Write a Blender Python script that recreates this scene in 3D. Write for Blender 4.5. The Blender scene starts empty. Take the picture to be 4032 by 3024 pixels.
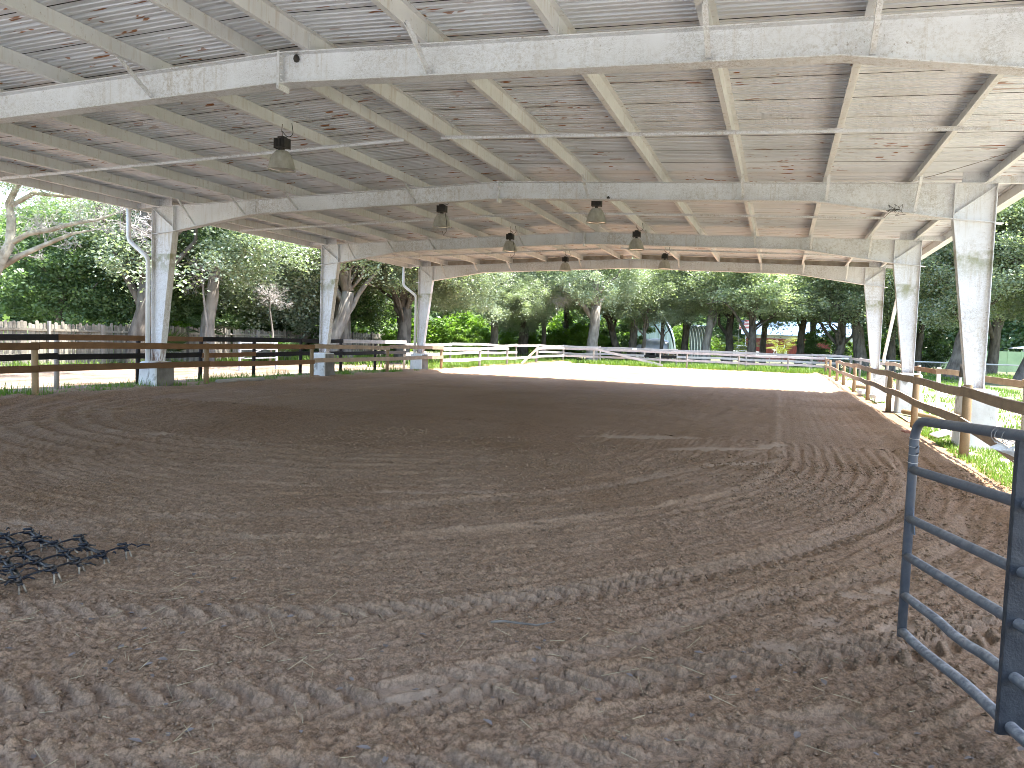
import bpy, math, random
import numpy as np
from mathutils import Vector, Matrix
random.seed(7); rng = np.random.default_rng(11)
sc = bpy.context.scene
COL = sc.collection
# ------------------------------------------------------------------ camera
cam_d = bpy.data.cameras.new('camera'); cam = bpy.data.objects.new('camera', cam_d); COL.objects.link(cam)
YAW, PIT, ROL = 0.3318, -0.0593, 0.0345
CAM = Vector((5.763, -7.966, 1.60))
fw = Vector((-math.sin(YAW)*math.cos(PIT), math.cos(YAW)*math.cos(PIT), math.sin(PIT)))
r0 = Vector((math.cos(YAW), math.sin(YAW), 0)); u0 = r0.cross(fw)
rt = r0*math.cos(ROL)+u0*math.sin(ROL); up = -r0*math.sin(ROL)+u0*math.cos(ROL)
cam.matrix_world = Matrix(((rt.x, up.x, -fw.x, CAM.x), (rt.y, up.y, -fw.y, CAM.y), (rt.z, up.z, -fw.z, CAM.z), (0, 0, 0, 1)))
cam_d.sensor_fit = 'HORIZONTAL'; cam_d.sensor_width = 36; cam_d.lens = 36*3041.9/4032
cam_d.clip_start = 0.05; cam_d.clip_end = 1500
sc.camera = cam
# ------------------------------------------------------------------ sky, sun, exposure
SUN = Vector((0.37, 0.06, 1.0)).normalized()
w = bpy.data.worlds.new('World'); sc.world = w; w.use_nodes = True
nt = w.node_tree; sky = nt.nodes.new('ShaderNodeTexSky'); sky.sky_type = 'NISHITA'; sky.sun_disc = False
sky.sun_elevation = math.asin(SUN.z); sky.sun_rotation = math.atan2(SUN.x, SUN.y)
sky.dust_density = 1.5; sky.air_density = 1.0
bg = nt.nodes['Background']; bg.inputs[1].default_value = 0.15; nt.links.new(sky.outputs[0], bg.inputs[0])
sl = bpy.data.lights.new('sun', 'SUN'); sl.energy = 4.0; sl.angle = math.radians(0.53); sl.color = (1, 0.96, 0.90)
so = bpy.data.objects.new('sun', sl); COL.objects.link(so)
so.rotation_euler = SUN.to_track_quat('Z', 'Y').to_euler(); so.location = (30, 5, 60)
vs = sc.view_settings; vs.view_transform = 'Standard'; vs.look = 'None'; vs.exposure = 2.68; vs.gamma = 1
sc.render.engine = 'CYCLES'; cy = sc.cycles
cy.max_bounces = 5; cy.diffuse_bounces = 4; cy.glossy_bounces = 2; cy.use_light_tree = False; cy.adaptive_threshold = .018; cy.transmission_bounces = 4; cy.transparent_max_bounces = 8
cy.use_denoising = True; cy.filter_width = .9; cy.caustics_reflective = False; cy.caustics_refractive = False; cy.sample_clamp_indirect = 8
# ------------------------------------------------------------------ helpers
class MB:
    def __init__(s): s.v = []; s.f = []
    def add(s, vs_, fs):
        o = len(s.v); s.v += [tuple(a) for a in vs_]; s.f += [tuple(i+o for i in f) for f in fs]; return s
    def box(s, x0, x1, y0, y1, z0, z1):
        v = [(x0,y0,z0),(x1,y0,z0),(x1,y1,z0),(x0,y1,z0),(x0,y0,z1),(x1,y0,z1),(x1,y1,z1),(x0,y1,z1)]
        return s.add(v, [(0,3,2,1),(4,5,6,7),(0,1,5,4),(1,2,6,5),(2,3,7,6),(3,0,4,7)])
    def bar(s, a, b, wd, ht, upv=(0,0,1)):
        """box beam from a to b; wd sideways, ht along upv"""
        a = Vector(a); b = Vector(b); d = (b-a).normalized(); sd = d.cross(Vector(upv))
        if sd.length < 1e-4: sd = d.cross(Vector((1,0,0)))
        sd.normalize(); u = sd.cross(d).normalized()
        v = []
        for p in (a, b):
            for i, j in ((-1,-1),(1,-1),(1,1),(-1,1)): v.append(p+sd*(i*wd/2)+u*(j*ht/2))
        return s.add(v, [(0,1,2,3),(7,6,5,4),(0,4,5,1),(1,5,6,2),(2,6,7,3),(3,7,4,0)])
    def prism(s, poly, axis, t0, t1):
        n = len(poly); v = []
        for t in (t0, t1):
            for a, b in poly: v.append((a, t, b) if axis == 'y' else ((t, a, b) if axis == 'x' else (a, b, t)))
        return s.add(v, [tuple(range(n)), tuple(range(2*n-1, n-1, -1))]+[((i+1) % n, i, n+i, n+(i+1) % n) for i in range(n)])
    def tube(s, pts, rad, n=8, cap=True, jit=0, rnd=random):
        pts = [Vector(p) for p in pts]
        if not hasattr(rad, '__len__'): rad = [rad]*len(pts)
        o = len(s.v); prev = None
        for i, p in enumerate(pts):
            d = (pts[min(i+1, len(pts)-1)]-pts[max(i-1, 0)]).normalized()
            if prev is None:
                q = d.cross(Vector((0.31, 0.95, 0.1)))
                if q.length < 0.1: q = d.cross(Vector((1, 0, 0)))
            else: q = prev-d*prev.dot(d)
            q.normalize(); prev = q; b = d.cross(q)
            for k in range(n):
                a = 2*math.pi*k/n; rr = rad[i]*(1+jit*(rnd.random()-.5))
                s.v.append(tuple(p+q*(math.cos(a)*rr)+b*(math.sin(a)*rr)))
        for i in range(len(pts)-1):
            for k in range(n):
                a = o+i*n+k; b = o+i*n+(k+1) % n; s.f.append((a, b, b+n, a+n))
        if cap:
            s.f.append(tuple(o+k for k in range(n-1, -1, -1))); e = o+(len(pts)-1)*n; s.f.append(tuple(e+k for k in range(n)))
        return s
    def lathe(s, prof, c=(0,0,0), n=24, rib=0):
        o = len(s.v)
        for r, z in prof:
            for k in range(n):
                a = 2*math.pi*k/n; rr = r*(1+(rib if k % 2 else 0)); s.v.append((c[0]+rr*math.cos(a), c[1]+rr*math.sin(a), c[2]+z))
        for i in range(len(prof)-1):
            for k in range(n):
                a = o+i*n+k; b = o+i*n+(k+1) % n; s.f.append((a, b, b+n, a+n))
        return s
    def mesh(s, name, smooth=False):
        me = bpy.data.meshes.new(name); me.from_pydata(s.v, [], s.f)
        if smooth: me.polygons.foreach_set('use_smooth', [True]*len(me.polygons))
        me.update(); return me
    def build(s, name, mat, parent=None, smooth=False, **k):
        return obj(name, s.mesh(name, smooth), mat, parent, **k)
def obj(name, me, mat, parent=None, label=None, cat=None, group=None, kind=None, loc=None):
    o = bpy.data.objects.new(name, me); COL.objects.link(o)
    if mat is not None and me is not None and not me.materials: me.materials.append(mat)
    if parent is not None: o.parent = parent
    if loc: o.location = loc
    tag(o, label, cat, group, kind); return o
def tag(o, label=None, cat=None, group=None, kind=None):
    if label: o['label'] = label
    if cat: o['category'] = cat
    if group: o['group'] = group
    if kind: o['kind'] = kind
    return o
def thing(name, label, cat, loc=(0,0,0), rz=0, group=None):
    o = bpy.data.objects.new(name, None); COL.objects.link(o); o.location = loc; o.rotation_euler = (0,0,rz); o.empty_display_size = .2
    return tag(o, label, cat, group)
def fastmesh(name, V, F, smooth=False, attr=None):
    """V (n,3), F (m,k) arrays"""
    me = bpy.data.meshes.new(name); V = np.asarray(V, np.float32); F = np.asarray(F, np.int32); k = F.shape[1]
    me.vertices.add(len(V)); me.vertices.foreach_set('co', V.ravel())
    me.loops.add(F.size); me.loops.foreach_set('vertex_index', F.ravel())
    me.polygons.add(len(F)); me.polygons.foreach_set('loop_start', np.arange(0, F.size, k, dtype=np.int32))
    if smooth: me.polygons.foreach_set('use_smooth', np.ones(len(F), bool))
    me.update(calc_edges=True)
    for nm, arr in (attr or {}).items():
        a = me.attributes.new(nm, 'FLOAT', 'POINT'); a.data.foreach_set('value', np.asarray(arr, np.float32))
    return me
# ------------------------------------------------------------------ materials
class NT:
    def __init__(s, name):
        s.m = bpy.data.materials.new(name); s.m.use_nodes = True; s.t = s.m.node_tree
        s.b = s.t.nodes['Principled BSDF']; s.out = s.t.nodes['Material Output']
    def n(s, typ, **kw):
        x = s.t.nodes.new('ShaderNode'+typ)
        for k, v in kw.items(): setattr(x, k, v)
        return x
    def l(s, a, b): s.t.links.new(a, b)
    def pos(s): return s.n('NewGeometry').outputs['Position']
    def objco(s): return s.n('TexCoord').outputs['Object']
    def map(s, v, scale):
        m = s.n('Mapping'); m.inputs['Scale'].default_value = scale; s.l(v, m.inputs[0]); return m.outputs[0]
    def noise(s, v, scale, detail=4, rough=.55, dist=0):
        x = s.n('TexNoise'); x.inputs['Scale'].default_value = scale; x.inputs['Detail'].default_value = detail
        x.inputs['Roughness'].default_value = rough; x.inputs['Distortion'].default_value = dist; s.l(v, x.inputs['Vector']); return x.outputs['Fac']
    def ramp(s, f, a, b, ca=(0,0,0,1), cb=(1,1,1,1)):
        r = s.n('ValToRGB'); e = r.color_ramp.elements; e[0].position = a; e[1].position = b; e[0].color = ca; e[1].color = cb; s.l(f, r.inputs[0]); return r.outputs[0]
    def mix(s, f, a, b, mode='MIX'):
        x = s.n('Mix'); x.data_type = 'RGBA'; x.blend_type = mode
        for inp, val in ((x.inputs[0], f), (x.inputs[6], a), (x.inputs[7], b)):
            if isinstance(val, (int, float)): inp.default_value = val
            elif isinstance(val, tuple): inp.default_value = (*val[:3], 1)
            else: s.l(val, inp)
        return x.outputs[2]
    def math(s, op, a, b=0.0):
        x = s.n('Math'); x.operation = op
        for i, val in enumerate((a, b)):
            if isinstance(val, (int, float)): x.inputs[i].default_value = val
            else: s.l(val, x.inputs[i])
        return x.outputs[0]
    def attr(s, nm): x = s.n('Attribute'); x.attribute_name = nm; return x.outputs['Fac']
    def rand(s): return s.n('ObjectInfo').outputs['Random']
    def bump(s, h, strength, dist=.01):
        x = s.n('Bump'); x.inputs['Strength'].default_value = strength; x.inputs['Distance'].default_value = dist; s.l(h, x.inputs['Height']); s.l(x.outputs[0], s.b.inputs['Normal']); return x
    def fin(s, col, rough=.6, metal=0, spec=.5):
        if isinstance(col, tuple): s.b.inputs['Base Color'].default_value = (*col[:3], 1)
        else: s.l(col, s.b.inputs['Base Color'])
        s.b.inputs['Roughness'].default_value = rough; s.b.inputs['Metallic'].default_value = metal; s.b.inputs['Specular IOR Level'].default_value = spec
        return s.m
def pmat(name, c1, c2, scale=6, rough=.7, bump=.2, bscale=40, metal=0, spec=.4, stretch=(1,1,1), rand=0., world=False, lo=.35, hi=.65):
    s = NT(name); v = s.map(s.pos() if world else s.objco(), stretch)
    c = s.mix(s.ramp(s.noise(v, scale), lo, hi), c1, c2)
    if rand:
        g = s.math('ADD', s.math('MULTIPLY', s.rand(), rand), 1-rand/2)
        c = s.mix(1.0, c, s.n('CombineColor').outputs[0], 'MULTIPLY'); cc = [x for x in s.t.nodes if x.bl_idname == 'ShaderNodeCombineColor'][0]
        for i in range(3): s.l(g, cc.inputs[i])
    if bump: s.bump(s.noise(v, bscale, 3), bump)
    return s.fin(c, rough, metal, spec)
def wood(name, c1, c2, rand=.35, stretch=(3,3,3)):
    s = NT(name); v = s.map(s.objco(), stretch)
    big = s.noise(v, 1.2, 3); wv = s.map(s.objco(), (18, 1.2, 60)); g = s.noise(wv, 2.0, 5, .7, .6)
    c = s.mix(s.ramp(g, .3, .7), c1, c2); c = s.mix(s.ramp(big, .3, .75), c, tuple(x*.62 for x in c1))
    kn = s.ramp(s.noise(s.map(s.objco(), (2, 2.2, 7)), 1.6, 1), .70, .76); c = s.mix(s.math('MULTIPLY', kn, .6), c, tuple(x*.35 for x in c1))
    gr = s.math('ADD', s.math('MULTIPLY', s.rand(), rand), 1-rand/2); cc = s.n('CombineColor')
    for i in range(3): s.l(gr, cc.inputs[i])
    c = s.mix(1.0, c, cc.outputs[0], 'MULTIPLY'); s.bump(g, .5, .006); return s.fin(c, .8, 0, .25)
def steel(name, algae=False):
    s = NT(name); p = s.pos()
    c = s.mix(s.ramp(s.noise(p, 1.3, 3, .5), .3, .8), (.81, .82, .86), (.72, .72, .74))
    m1 = s.ramp(s.noise(p, .9, 4, .6), .40, .62); fine = s.ramp(s.noise(p, 15, 9, .85), .47, .60); c = s.mix(s.math('MULTIPLY', s.math('MULTIPLY', m1, fine), .62), c, (.38, .32, .25))
    dr = s.math('MULTIPLY', s.ramp(s.noise(s.map(p, (9, 9, .5)), 1.4, 6, .75), .52, .70), s.ramp(s.noise(p, .7, 2), .38, .6)); c = s.mix(s.math('MULTIPLY', dr, .5), c, (.42, .33, .22))
    sp = s.ramp(s.noise(p, 26, 4, .7), .61, .68); sp = s.math('MULTIPLY', sp, s.ramp(s.noise(p, 1.7, 3), .42, .60)); c = s.mix(s.math('MULTIPLY', sp, .7), c, (.27, .22, .17))
    web = s.ramp(s.noise(s.map(p, (1, 1, 2.2)), 5.5, 6, .8, 2.2), .486, .5); web2 = s.ramp(s.noise(s.map(p, (1, 1, 2.2)), 5.5, 6, .8, 2.2), .5, .514, (1,1,1,1), (0,0,0,1))
    wb = s.math('MULTIPLY', s.math('MULTIPLY', web, web2), s.ramp(s.noise(p, 1.1, 2), .40, .56)); c = s.mix(s.math('MULTIPLY', wb, .85), c, (.18, .15, .12))
    if algae:
        x = s.n('SeparateXYZ'); s.l(p, x.inputs[0]); z = x.outputs[2]
        band = s.math('MULTIPLY', s.ramp(s.math('DIVIDE', z, 5.0), .575, .65), s.ramp(s.math('DIVIDE', z, 5.0), .676, .682, (1,1,1,1), (0,0,0,1)))
        a = s.math('MULTIPLY', band, s.ramp(s.noise(p, 4.5, 5, .65), .38, .60)); c = s.mix(s.math('MULTIPLY', a, .8), c, (.24, .25, .11))
        st = s.ramp(s.noise(s.map(p, (6, 6, .8)), 1.6, 6, .7), .55, .72); c = s.mix(s.math('MULTIPLY', st, .55), c, (.45, .37, .24))
    r = s.ramp(s.noise(p, 9, 6, .8), .66, .72); c = s.mix(s.math('MULTIPLY', r, .8), c, (.26, .10, .03))
    if algae:
        rb = s.math('MULTIPLY', s.ramp(s.math('DIVIDE', z, 5.0), .18, .245, (1,1,1,1), (0,0,0,1)), s.ramp(s.noise(s.map(p, (8, 8, 2)), 2.2, 6, .75), .42, .6)); c = s.mix(s.math('MULTIPLY', rb, .85), c, (.20, .085, .035))
    s.bump(s.noise(p, 55, 3), .15, .004); return s.fin(c, .5, 0, .35)
M = {}
M['steel'] = steel('painted_steel'); M['column'] = steel('painted_column', True)
def purlin_mat():
    s = NT('purlin_paint'); p = s.pos()
    c = s.mix(s.ramp(s.noise(p, 1.1, 4), .35, .7), (.80, .80, .82), (.69, .685, .69))
    st = s.ramp(s.noise(s.map(p, (7, 7, .7)), 1.5, 6, .7), .52, .78); c = s.mix(s.math('MULTIPLY', st, .55), c, (.42, .31, .20))
    e = s.ramp(s.noise(p, 14, 5, .75), .60, .70); c = s.mix(s.math('MULTIPLY', e, .6), c, (.30, .22, .14))
    s.bump(s.noise(p, 60, 3), .15, .004); return s.fin(c, .5, 0, .35)
M['purlin'] = purlin_mat()
def roof_mat():
    s = NT('roof_sheet'); p = s.pos()
    c = s.mix(s.ramp(s.noise(s.map(p, (.3, 2, 2)), 1.2, 3), .35, .7), (.77, .79, .84), (.69, .70, .74))
    d = s.ramp(s.noise(p, .8, 6, .7), .5, .75); c = s.mix(s.math('MULTIPLY', d, .25), c, (.45, .40, .34))
    n1 = s.noise(s.map(p, (2.2, 11, 2)), 1.0, 3, .6, .3); n2 = s.noise(p, .35, 2)
    rust = s.math('MULTIPLY', s.ramp(n1, .62, .645), s.ramp(n2, .42, .50)); c = s.mix(rust, c, (.24, .075, .02))
    halo = s.math('MULTIPLY', s.ramp(n1, .58, .65), s.ramp(n2, .42, .52)); c = s.mix(s.math('MULTIPLY', halo, .3), c, (.42, .24, .12))
    s.l(s.ramp(n1, .66, .7, (.48,.48,.48,1), (.9,.9,.9,1)), s.b.inputs['Roughness']); s.fin(c, .36, .08, .5); return s.m
M['roof'] = roof_mat()
M['rake'] = pmat('rake_trim', (.55,.50,.43), (.36,.29,.22), 3, .6, .1, 50, world=True)
def concrete(name):
    s = NT(name); p = s.pos()
    c = s.mix(s.ramp(s.noise(p, 2.5, 5), .35, .7), (.70, .71, .71), (.52, .52, .50))
    d = s.ramp(s.noise(s.map(p, (1.4, 1.4, .7)), 2.1, 7, .75, .6), .55, .63); c = s.mix(s.math('MULTIPLY', d, .8), c, (.20, .19, .16))
    s.bump(s.noise(p, 35, 5), .4, .01); return s.fin(c, .85, 0, .3)
M['pier'] = concrete('painted_concrete'); M['bare'] = pmat('shaded_concrete', (.22,.20,.175), (.13,.115,.10), 3, .9, .4, 35, 0, .2, world=True)  # second tone is pier concrete with the interior shade painted into its colour
M['rail_brown'] = wood('brown_board', (.21,.115,.055), (.13,.068,.032))
M['rail_black'] = wood('black_board', (.022,.019,.018), (.012,.010,.010))
M['rail_grey'] = wood('grey_board', (.52,.475,.45), (.37,.33,.305))
M['white_plank'] = wood('bleached_plank', (.66,.62,.59), (.52,.48,.45))
M['rail_tan'] = wood('tan_board', (.40,.30,.215), (.28,.20,.135))
M['post'] = wood('post_wood', (.36,.25,.14), (.24,.155,.085))
M['post_grey'] = wood('grey_post_wood', (.36,.32,.28), (.23,.20,.17))
M['picket'] = wood('stockade_wood', (.33,.30,.25), (.13,.115,.09), .8)
M['gate'] = pmat('gate_paint', (.026,.034,.05), (.055,.062,.075), 5, .42, .3, 90, 0, .5)
def gate_dust():
    s = NT('dusty_gate_paint'); p = s.pos(); g = s.n('NewGeometry'); x = s.n('SeparateXYZ'); s.l(g.outputs['Normal'], x.inputs[0])
    upf = s.ramp(x.outputs[2], .0, .9); n = s.ramp(s.noise(p, 22, 6, .7), .35, .7); y = s.n('SeparateXYZ'); s.l(p, y.inputs[0]); low = s.ramp(y.outputs[2], .0, 1.0, (1,1,1,1), (.25,.25,.25,1))
    c = s.mix(s.math('MULTIPLY', s.math('MULTIPLY', s.math('ADD', s.math('MULTIPLY', upf, .9), .12), n), low), (.055,.063,.078), (.46,.44,.42))
    s.bump(s.noise(p, 130, 3), .25, .002); return s.fin(c, .45, 0, .5)
M['gate'] = gate_dust()
M['gate_dark'] = pmat('dark_gate_paint', (.014,.017,.023), (.035,.038,.043), 12, .5, .3, 90)
M['black'] = pmat('black_metal', (.02,.02,.02), (.05,.042,.034), 9, .55, .2, 60)
M['rod'] = pmat('harrow_steel', (.010,.012,.018), (.12,.095,.07), 14, .45, .3, 90, .3, world=True, lo=.5, hi=.75)
M['rope_rust'] = pmat('worn_tine', (.33,.27,.19), (.12,.09,.06), 30, .7, .3, 90, world=True)
M['pvc'] = pmat('white_pvc', (.80,.80,.79), (.66,.65,.62), 2, .35, .05, 40, world=True)
M['white'] = pmat('white_paint', (.82,.82,.82), (.70,.70,.68), 3, .5, .1, 50, world=True)
M['cloth'] = pmat('white_cloth', (.80,.78,.76), (.66,.62,.58), 20, .9, .3, 120)
M['wire'] = pmat('wire', (.35,.33,.31), (.2,.18,.16), 30, .5, 0)
M['cord'] = pmat('black_cord', (.012,.012,.012), (.03,.028,.025), 30, .5, 0)
def shade():
    s = NT('lamp_shade_acrylic'); c = s.mix(s.ramp(s.noise(s.map(s.objco(), (1,1,.6)), 14, 4), .35, .7), (.68,.67,.63), (.52,.50,.44)); s.fin(c, .3, 0, .5)
    tr = s.n('BsdfTranslucent'); s.l(c, tr.inputs[0]); mx = s.n('MixShader'); mx.inputs[0].default_value = .45; s.l(s.b.outputs[0], mx.inputs[1]); s.l(tr.outputs[0], mx.inputs[2]); s.l(mx.outputs[0], s.out.inputs[0]); return s.m
M['shade'] = shade(); M['lens'] = pmat('lamp_lens', (.62,.61,.57), (.50,.48,.42), 8, .12, 0, 10, .2)
def sand_mat():
    s = NT('arena_sand'); p = s.pos()
    c = s.mix(s.ramp(s.noise(p, .55, 5, .6), .3, .7), (.315, .196, .110), (.38, .25, .158))
    c = s.mix(s.math('MULTIPLY', s.ramp(s.noise(p, 30, 4, .85), .47, .58), .62), c, (.085, .050, .024)); c = s.mix(s.math('MULTIPLY', s.ramp(s.noise(p, 75, 3, .8), .48, .60), .55), c, (.09, .052, .028))
    c = s.mix(s.math('MULTIPLY', s.attr('dry'), .75), c, (.44, .325, .225))
    g = s.ramp(s.noise(p, 150, 2, .6), .62, .72); c = s.mix(s.math('MULTIPLY', g, .5), c, (.46, .37, .28))
    hb = s.math('ADD', s.noise(p, 60, 5, .75), s.math('MULTIPLY', s.noise(p, 200, 3), .5)); s.bump(hb, .8, .02); return s.fin(c, .95, 0, .15)
M['sand'] = sand_mat()
def ground_mat(name, bare, grassy, k=1.0):
    s = NT(name); p = s.pos()
    so_ = s.mix(s.ramp(s.noise(p, 3, 6, .7), .35, .7), tuple(x*k for x in (.50,.44,.37)), tuple(x*k for x in (.36,.29,.22)))
    gr = s.mix(s.ramp(s.noise(p, 9, 5, .7), .35, .68), (.135,.145,.075), (.09,.10,.055))
    f = s.ramp(s.noise(p, .33, 6, .65), bare, grassy); c = s.mix(f, so_, gr)
    s.bump(s.noise(p, 22, 5), .5, .03); return s.fin(c, .95, 0, .15)
def path_mat():
    s = NT('leafy_path'); p = s.pos(); c = s.mix(s.ramp(s.noise(s.map(p, (1,.5,1)), .9, 7, .75), .38, .62), (.30,.235,.18), (.105,.07,.048)); c = s.mix(s.math('MULTIPLY', s.ramp(s.noise(p, 14, 5, .8), .5, .66), .6), c, (.09,.062,.042)); s.bump(s.noise(p, 22, 5), .5, .03); return s.fin(c, .95, 0, .15)
M['path'] = path_mat()
M['yard'] = pmat('bounce_grey', (.27,.27,.26), (.19,.20,.18), 1.5, .95, .5, 30, 0, .2, world=True)  # grey picked for the light this unseen sheet bounces indoors
M['ground'] = ground_mat('grassy_ground', .33, .45); M['lane'] = ground_mat('sandy_lane', .50, .62, .72)
def leafmat(name, c1, c2, tr=.35, rough=.42, spec=.5):
    s = NT(name); t = s.attr('tint'); c = s.mix(t, c1, c2)
    g = s.math('ADD', s.math('MULTIPLY', s.rand(), .5), .75); cc = s.n('CombineColor')
    for i in range(3): s.l(g, cc.inputs[i])
    c = s.mix(1.0, c, cc.outputs[0], 'MULTIPLY'); s.fin(c, rough, 0, spec)
    tl = s.n('BsdfTranslucent'); c2_ = s.mix(1.0, c, (1.15, 1.35, .55), 'MULTIPLY'); s.l(c2_, tl.inputs[0])
    mx = s.n('MixShader'); mx.inputs[0].default_value = tr; s.l(s.b.outputs[0], mx.inputs[1]); s.l(tl.outputs[0], mx.inputs[2]); s.l(mx.outputs[0], s.out.inputs[0]); return s.m
M['leaf_oak'] = leafmat('oak_leaf', (.165,.205,.14), (.42,.46,.34), .46, .40, .8)
M['leaf_dark'] = leafmat('dark_leaf', (.085,.138,.065), (.20,.26,.135), .46)
M['leaf_lime'] = leafmat('lime_leaf', (.10,.19,.03), (.20,.30,.045), .45)
M['leaf_grey'] = leafmat('silvery_leaf', (.14,.18,.12), (.33,.37,.275), .3, .38, .6)
M['grass'] = leafmat('grass_blade', (.075,.14,.022), (.17,.25,.05), .35, .5, .3)
M['palm'] = leafmat('palm_leaf', (.05,.09,.025), (.11,.15,.04), .3, .35, .6)
M['palm_yellow'] = leafmat('yellow_palm_leaf', (.25,.27,.04), (.36,.33,.06), .4)
M['bark'] = pmat('oak_bark', (.18,.155,.13), (.08,.068,.056), 5, .95, .8, 22, 0, .15, (1,1,.35), .5, world=True)
M['bark_pale'] = pmat('pale_bark', (.28,.255,.225), (.15,.13,.11), 4, .95, .7, 20, 0, .15, (1,1,.4), .3, world=True)
M['bark_lichen'] = pmat('lichen_bark', (.40,.37,.29), (.20,.165,.12), 3.5, .95, .7, 20, 0, .15, (1,1,1), 0, world=True)
M['twig'] = pmat('bare_twig', (.42,.39,.37), (.28,.25,.23), 6, .9, 0, 20)
M['straw'] = pmat('straw', (.42,.34,.20), (.28,.21,.12), 9, .7, 0, 20, rand=0, world=True)
M['dryleaf'] = pmat('dry_leaf', (.13,.10,.08), (.20,.17,.15), 11, .8, 0, 20, world=True)
# ------------------------------------------------------------------ numpy noise
_T = np.random.default_rng(3).random((256, 256))
def vn(x, y, sc_, seed=0):
    x = x*sc_+seed*17.3; y = y*sc_+seed*9.1; xi = np.floor(x).astype(int); yi = np.floor(y).astype(int); fx = x-xi; fy = y-yi
    fx = fx*fx*(3-2*fx); fy = fy*fy*(3-2*fy); a = _T[xi & 255, yi & 255]; b = _T[(xi+1) & 255, yi & 255]; c = _T[xi & 255, (yi+1) & 255]; d = _T[(xi+1) & 255, (yi+1) & 255]
    return (a*(1-fx)+b*fx)*(1-fy)+(c*(1-fx)+d*fx)*fy
def sstep(a, b, x): t = np.clip((x-a)/(b-a), 0, 1); return t*t*(3-2*t)
# ------------------------------------------------------------------ arena footing
def resample(P, step=.03):
    P = np.array(P, float); t = np.linspace(0, len(P)-1, 400); out = []
    for k in range(2):
        a = P[:, k]; i = np.clip(t.astype(int), 0, len(P)-2); f = t-i; p0 = a[np.clip(i-1, 0, None)]; p1 = a[i]; p2 = a[i+1]; p3 = a[np.clip(i+2, None, len(P)-1)]
        out.append(.5*((2*p1)+(-p0+p2)*f+(2*p0-5*p1+4*p2-p3)*f**2+(-p0+3*p1-3*p2+p3)*f**3))
    Q = np.stack(out, 1); d = np.r_[0, np.cumsum(np.hypot(*np.diff(Q, axis=0).T))]; s = np.arange(0, d[-1], step)
    return np.stack([np.interp(s, d, Q[:, 0]), np.interp(s, d, Q[:, 1])], 1), s
TRK = [([(-1.2,-4.6),(0.01,-3.57),(.75,-2.92),(1.95,-1.99),(3.59,-.13),(4.79,2.26),(5.5,4.5)], .26, .7),
       ([(0.6,-5.2),(1.71,-4.87),(2.42,-4.59),(3.37,-4.19),(4.03,-3.72),(4.74,-3.05),(5.57,-2.07),(6.28,-.9),(7.06,.96),(7.5,4),(7.6,8)], .30, 1.),
       ([(1.9,-5.85),(2.64,-5.62),(3.21,-5.42),(3.93,-5.1),(4.48,-4.82),(5.05,-4.47),(5.66,-3.95),(6.36,-3.41),(7.2,-2.5),(7.9,-1.2)], .34, 1.15),
       ([(4.3,-4.75),(4.97,-4.06),(5.37,-3.36),(5.89,-2.66),(6.52,-1.92),(7.2,-.8),(7.6,.6)], .24, .7),
       ([(2.3,-6.3),(3.4,-5.95),(4.3,-5.6),(5.2,-5.1),(6.0,-4.5)], .3, .8)]
TRKS = [(resample(P), wd, am) for P, wd, am in TRK]
PATCH = [(3.68,5.43,1.1,.25,.5),(4.78,4.48,.9,.22,.6),(5.74,5.42,.5,.2,1.2),(5.35,3.2,.6,.16,.8),(5.86,-3.6,.16,.07,.3),(6.09,-3.12,.16,.09,.6),(6.15,-3.35,.12,.06,.4),(6.27,-2.49,.22,.06,.2),(6.66,-2.25,.25,.08,.3),(6.5,-3.0,.2,.08,.9),(6.75,-2.7,.15,.07,.2),(-3.2,1.2,.7,.12,.2),(2.5,-.7,.7,.1,.5),(7.3,-2.2,.2,.1,.2),(7.0,-1.6,.2,.07,.5)]
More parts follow.
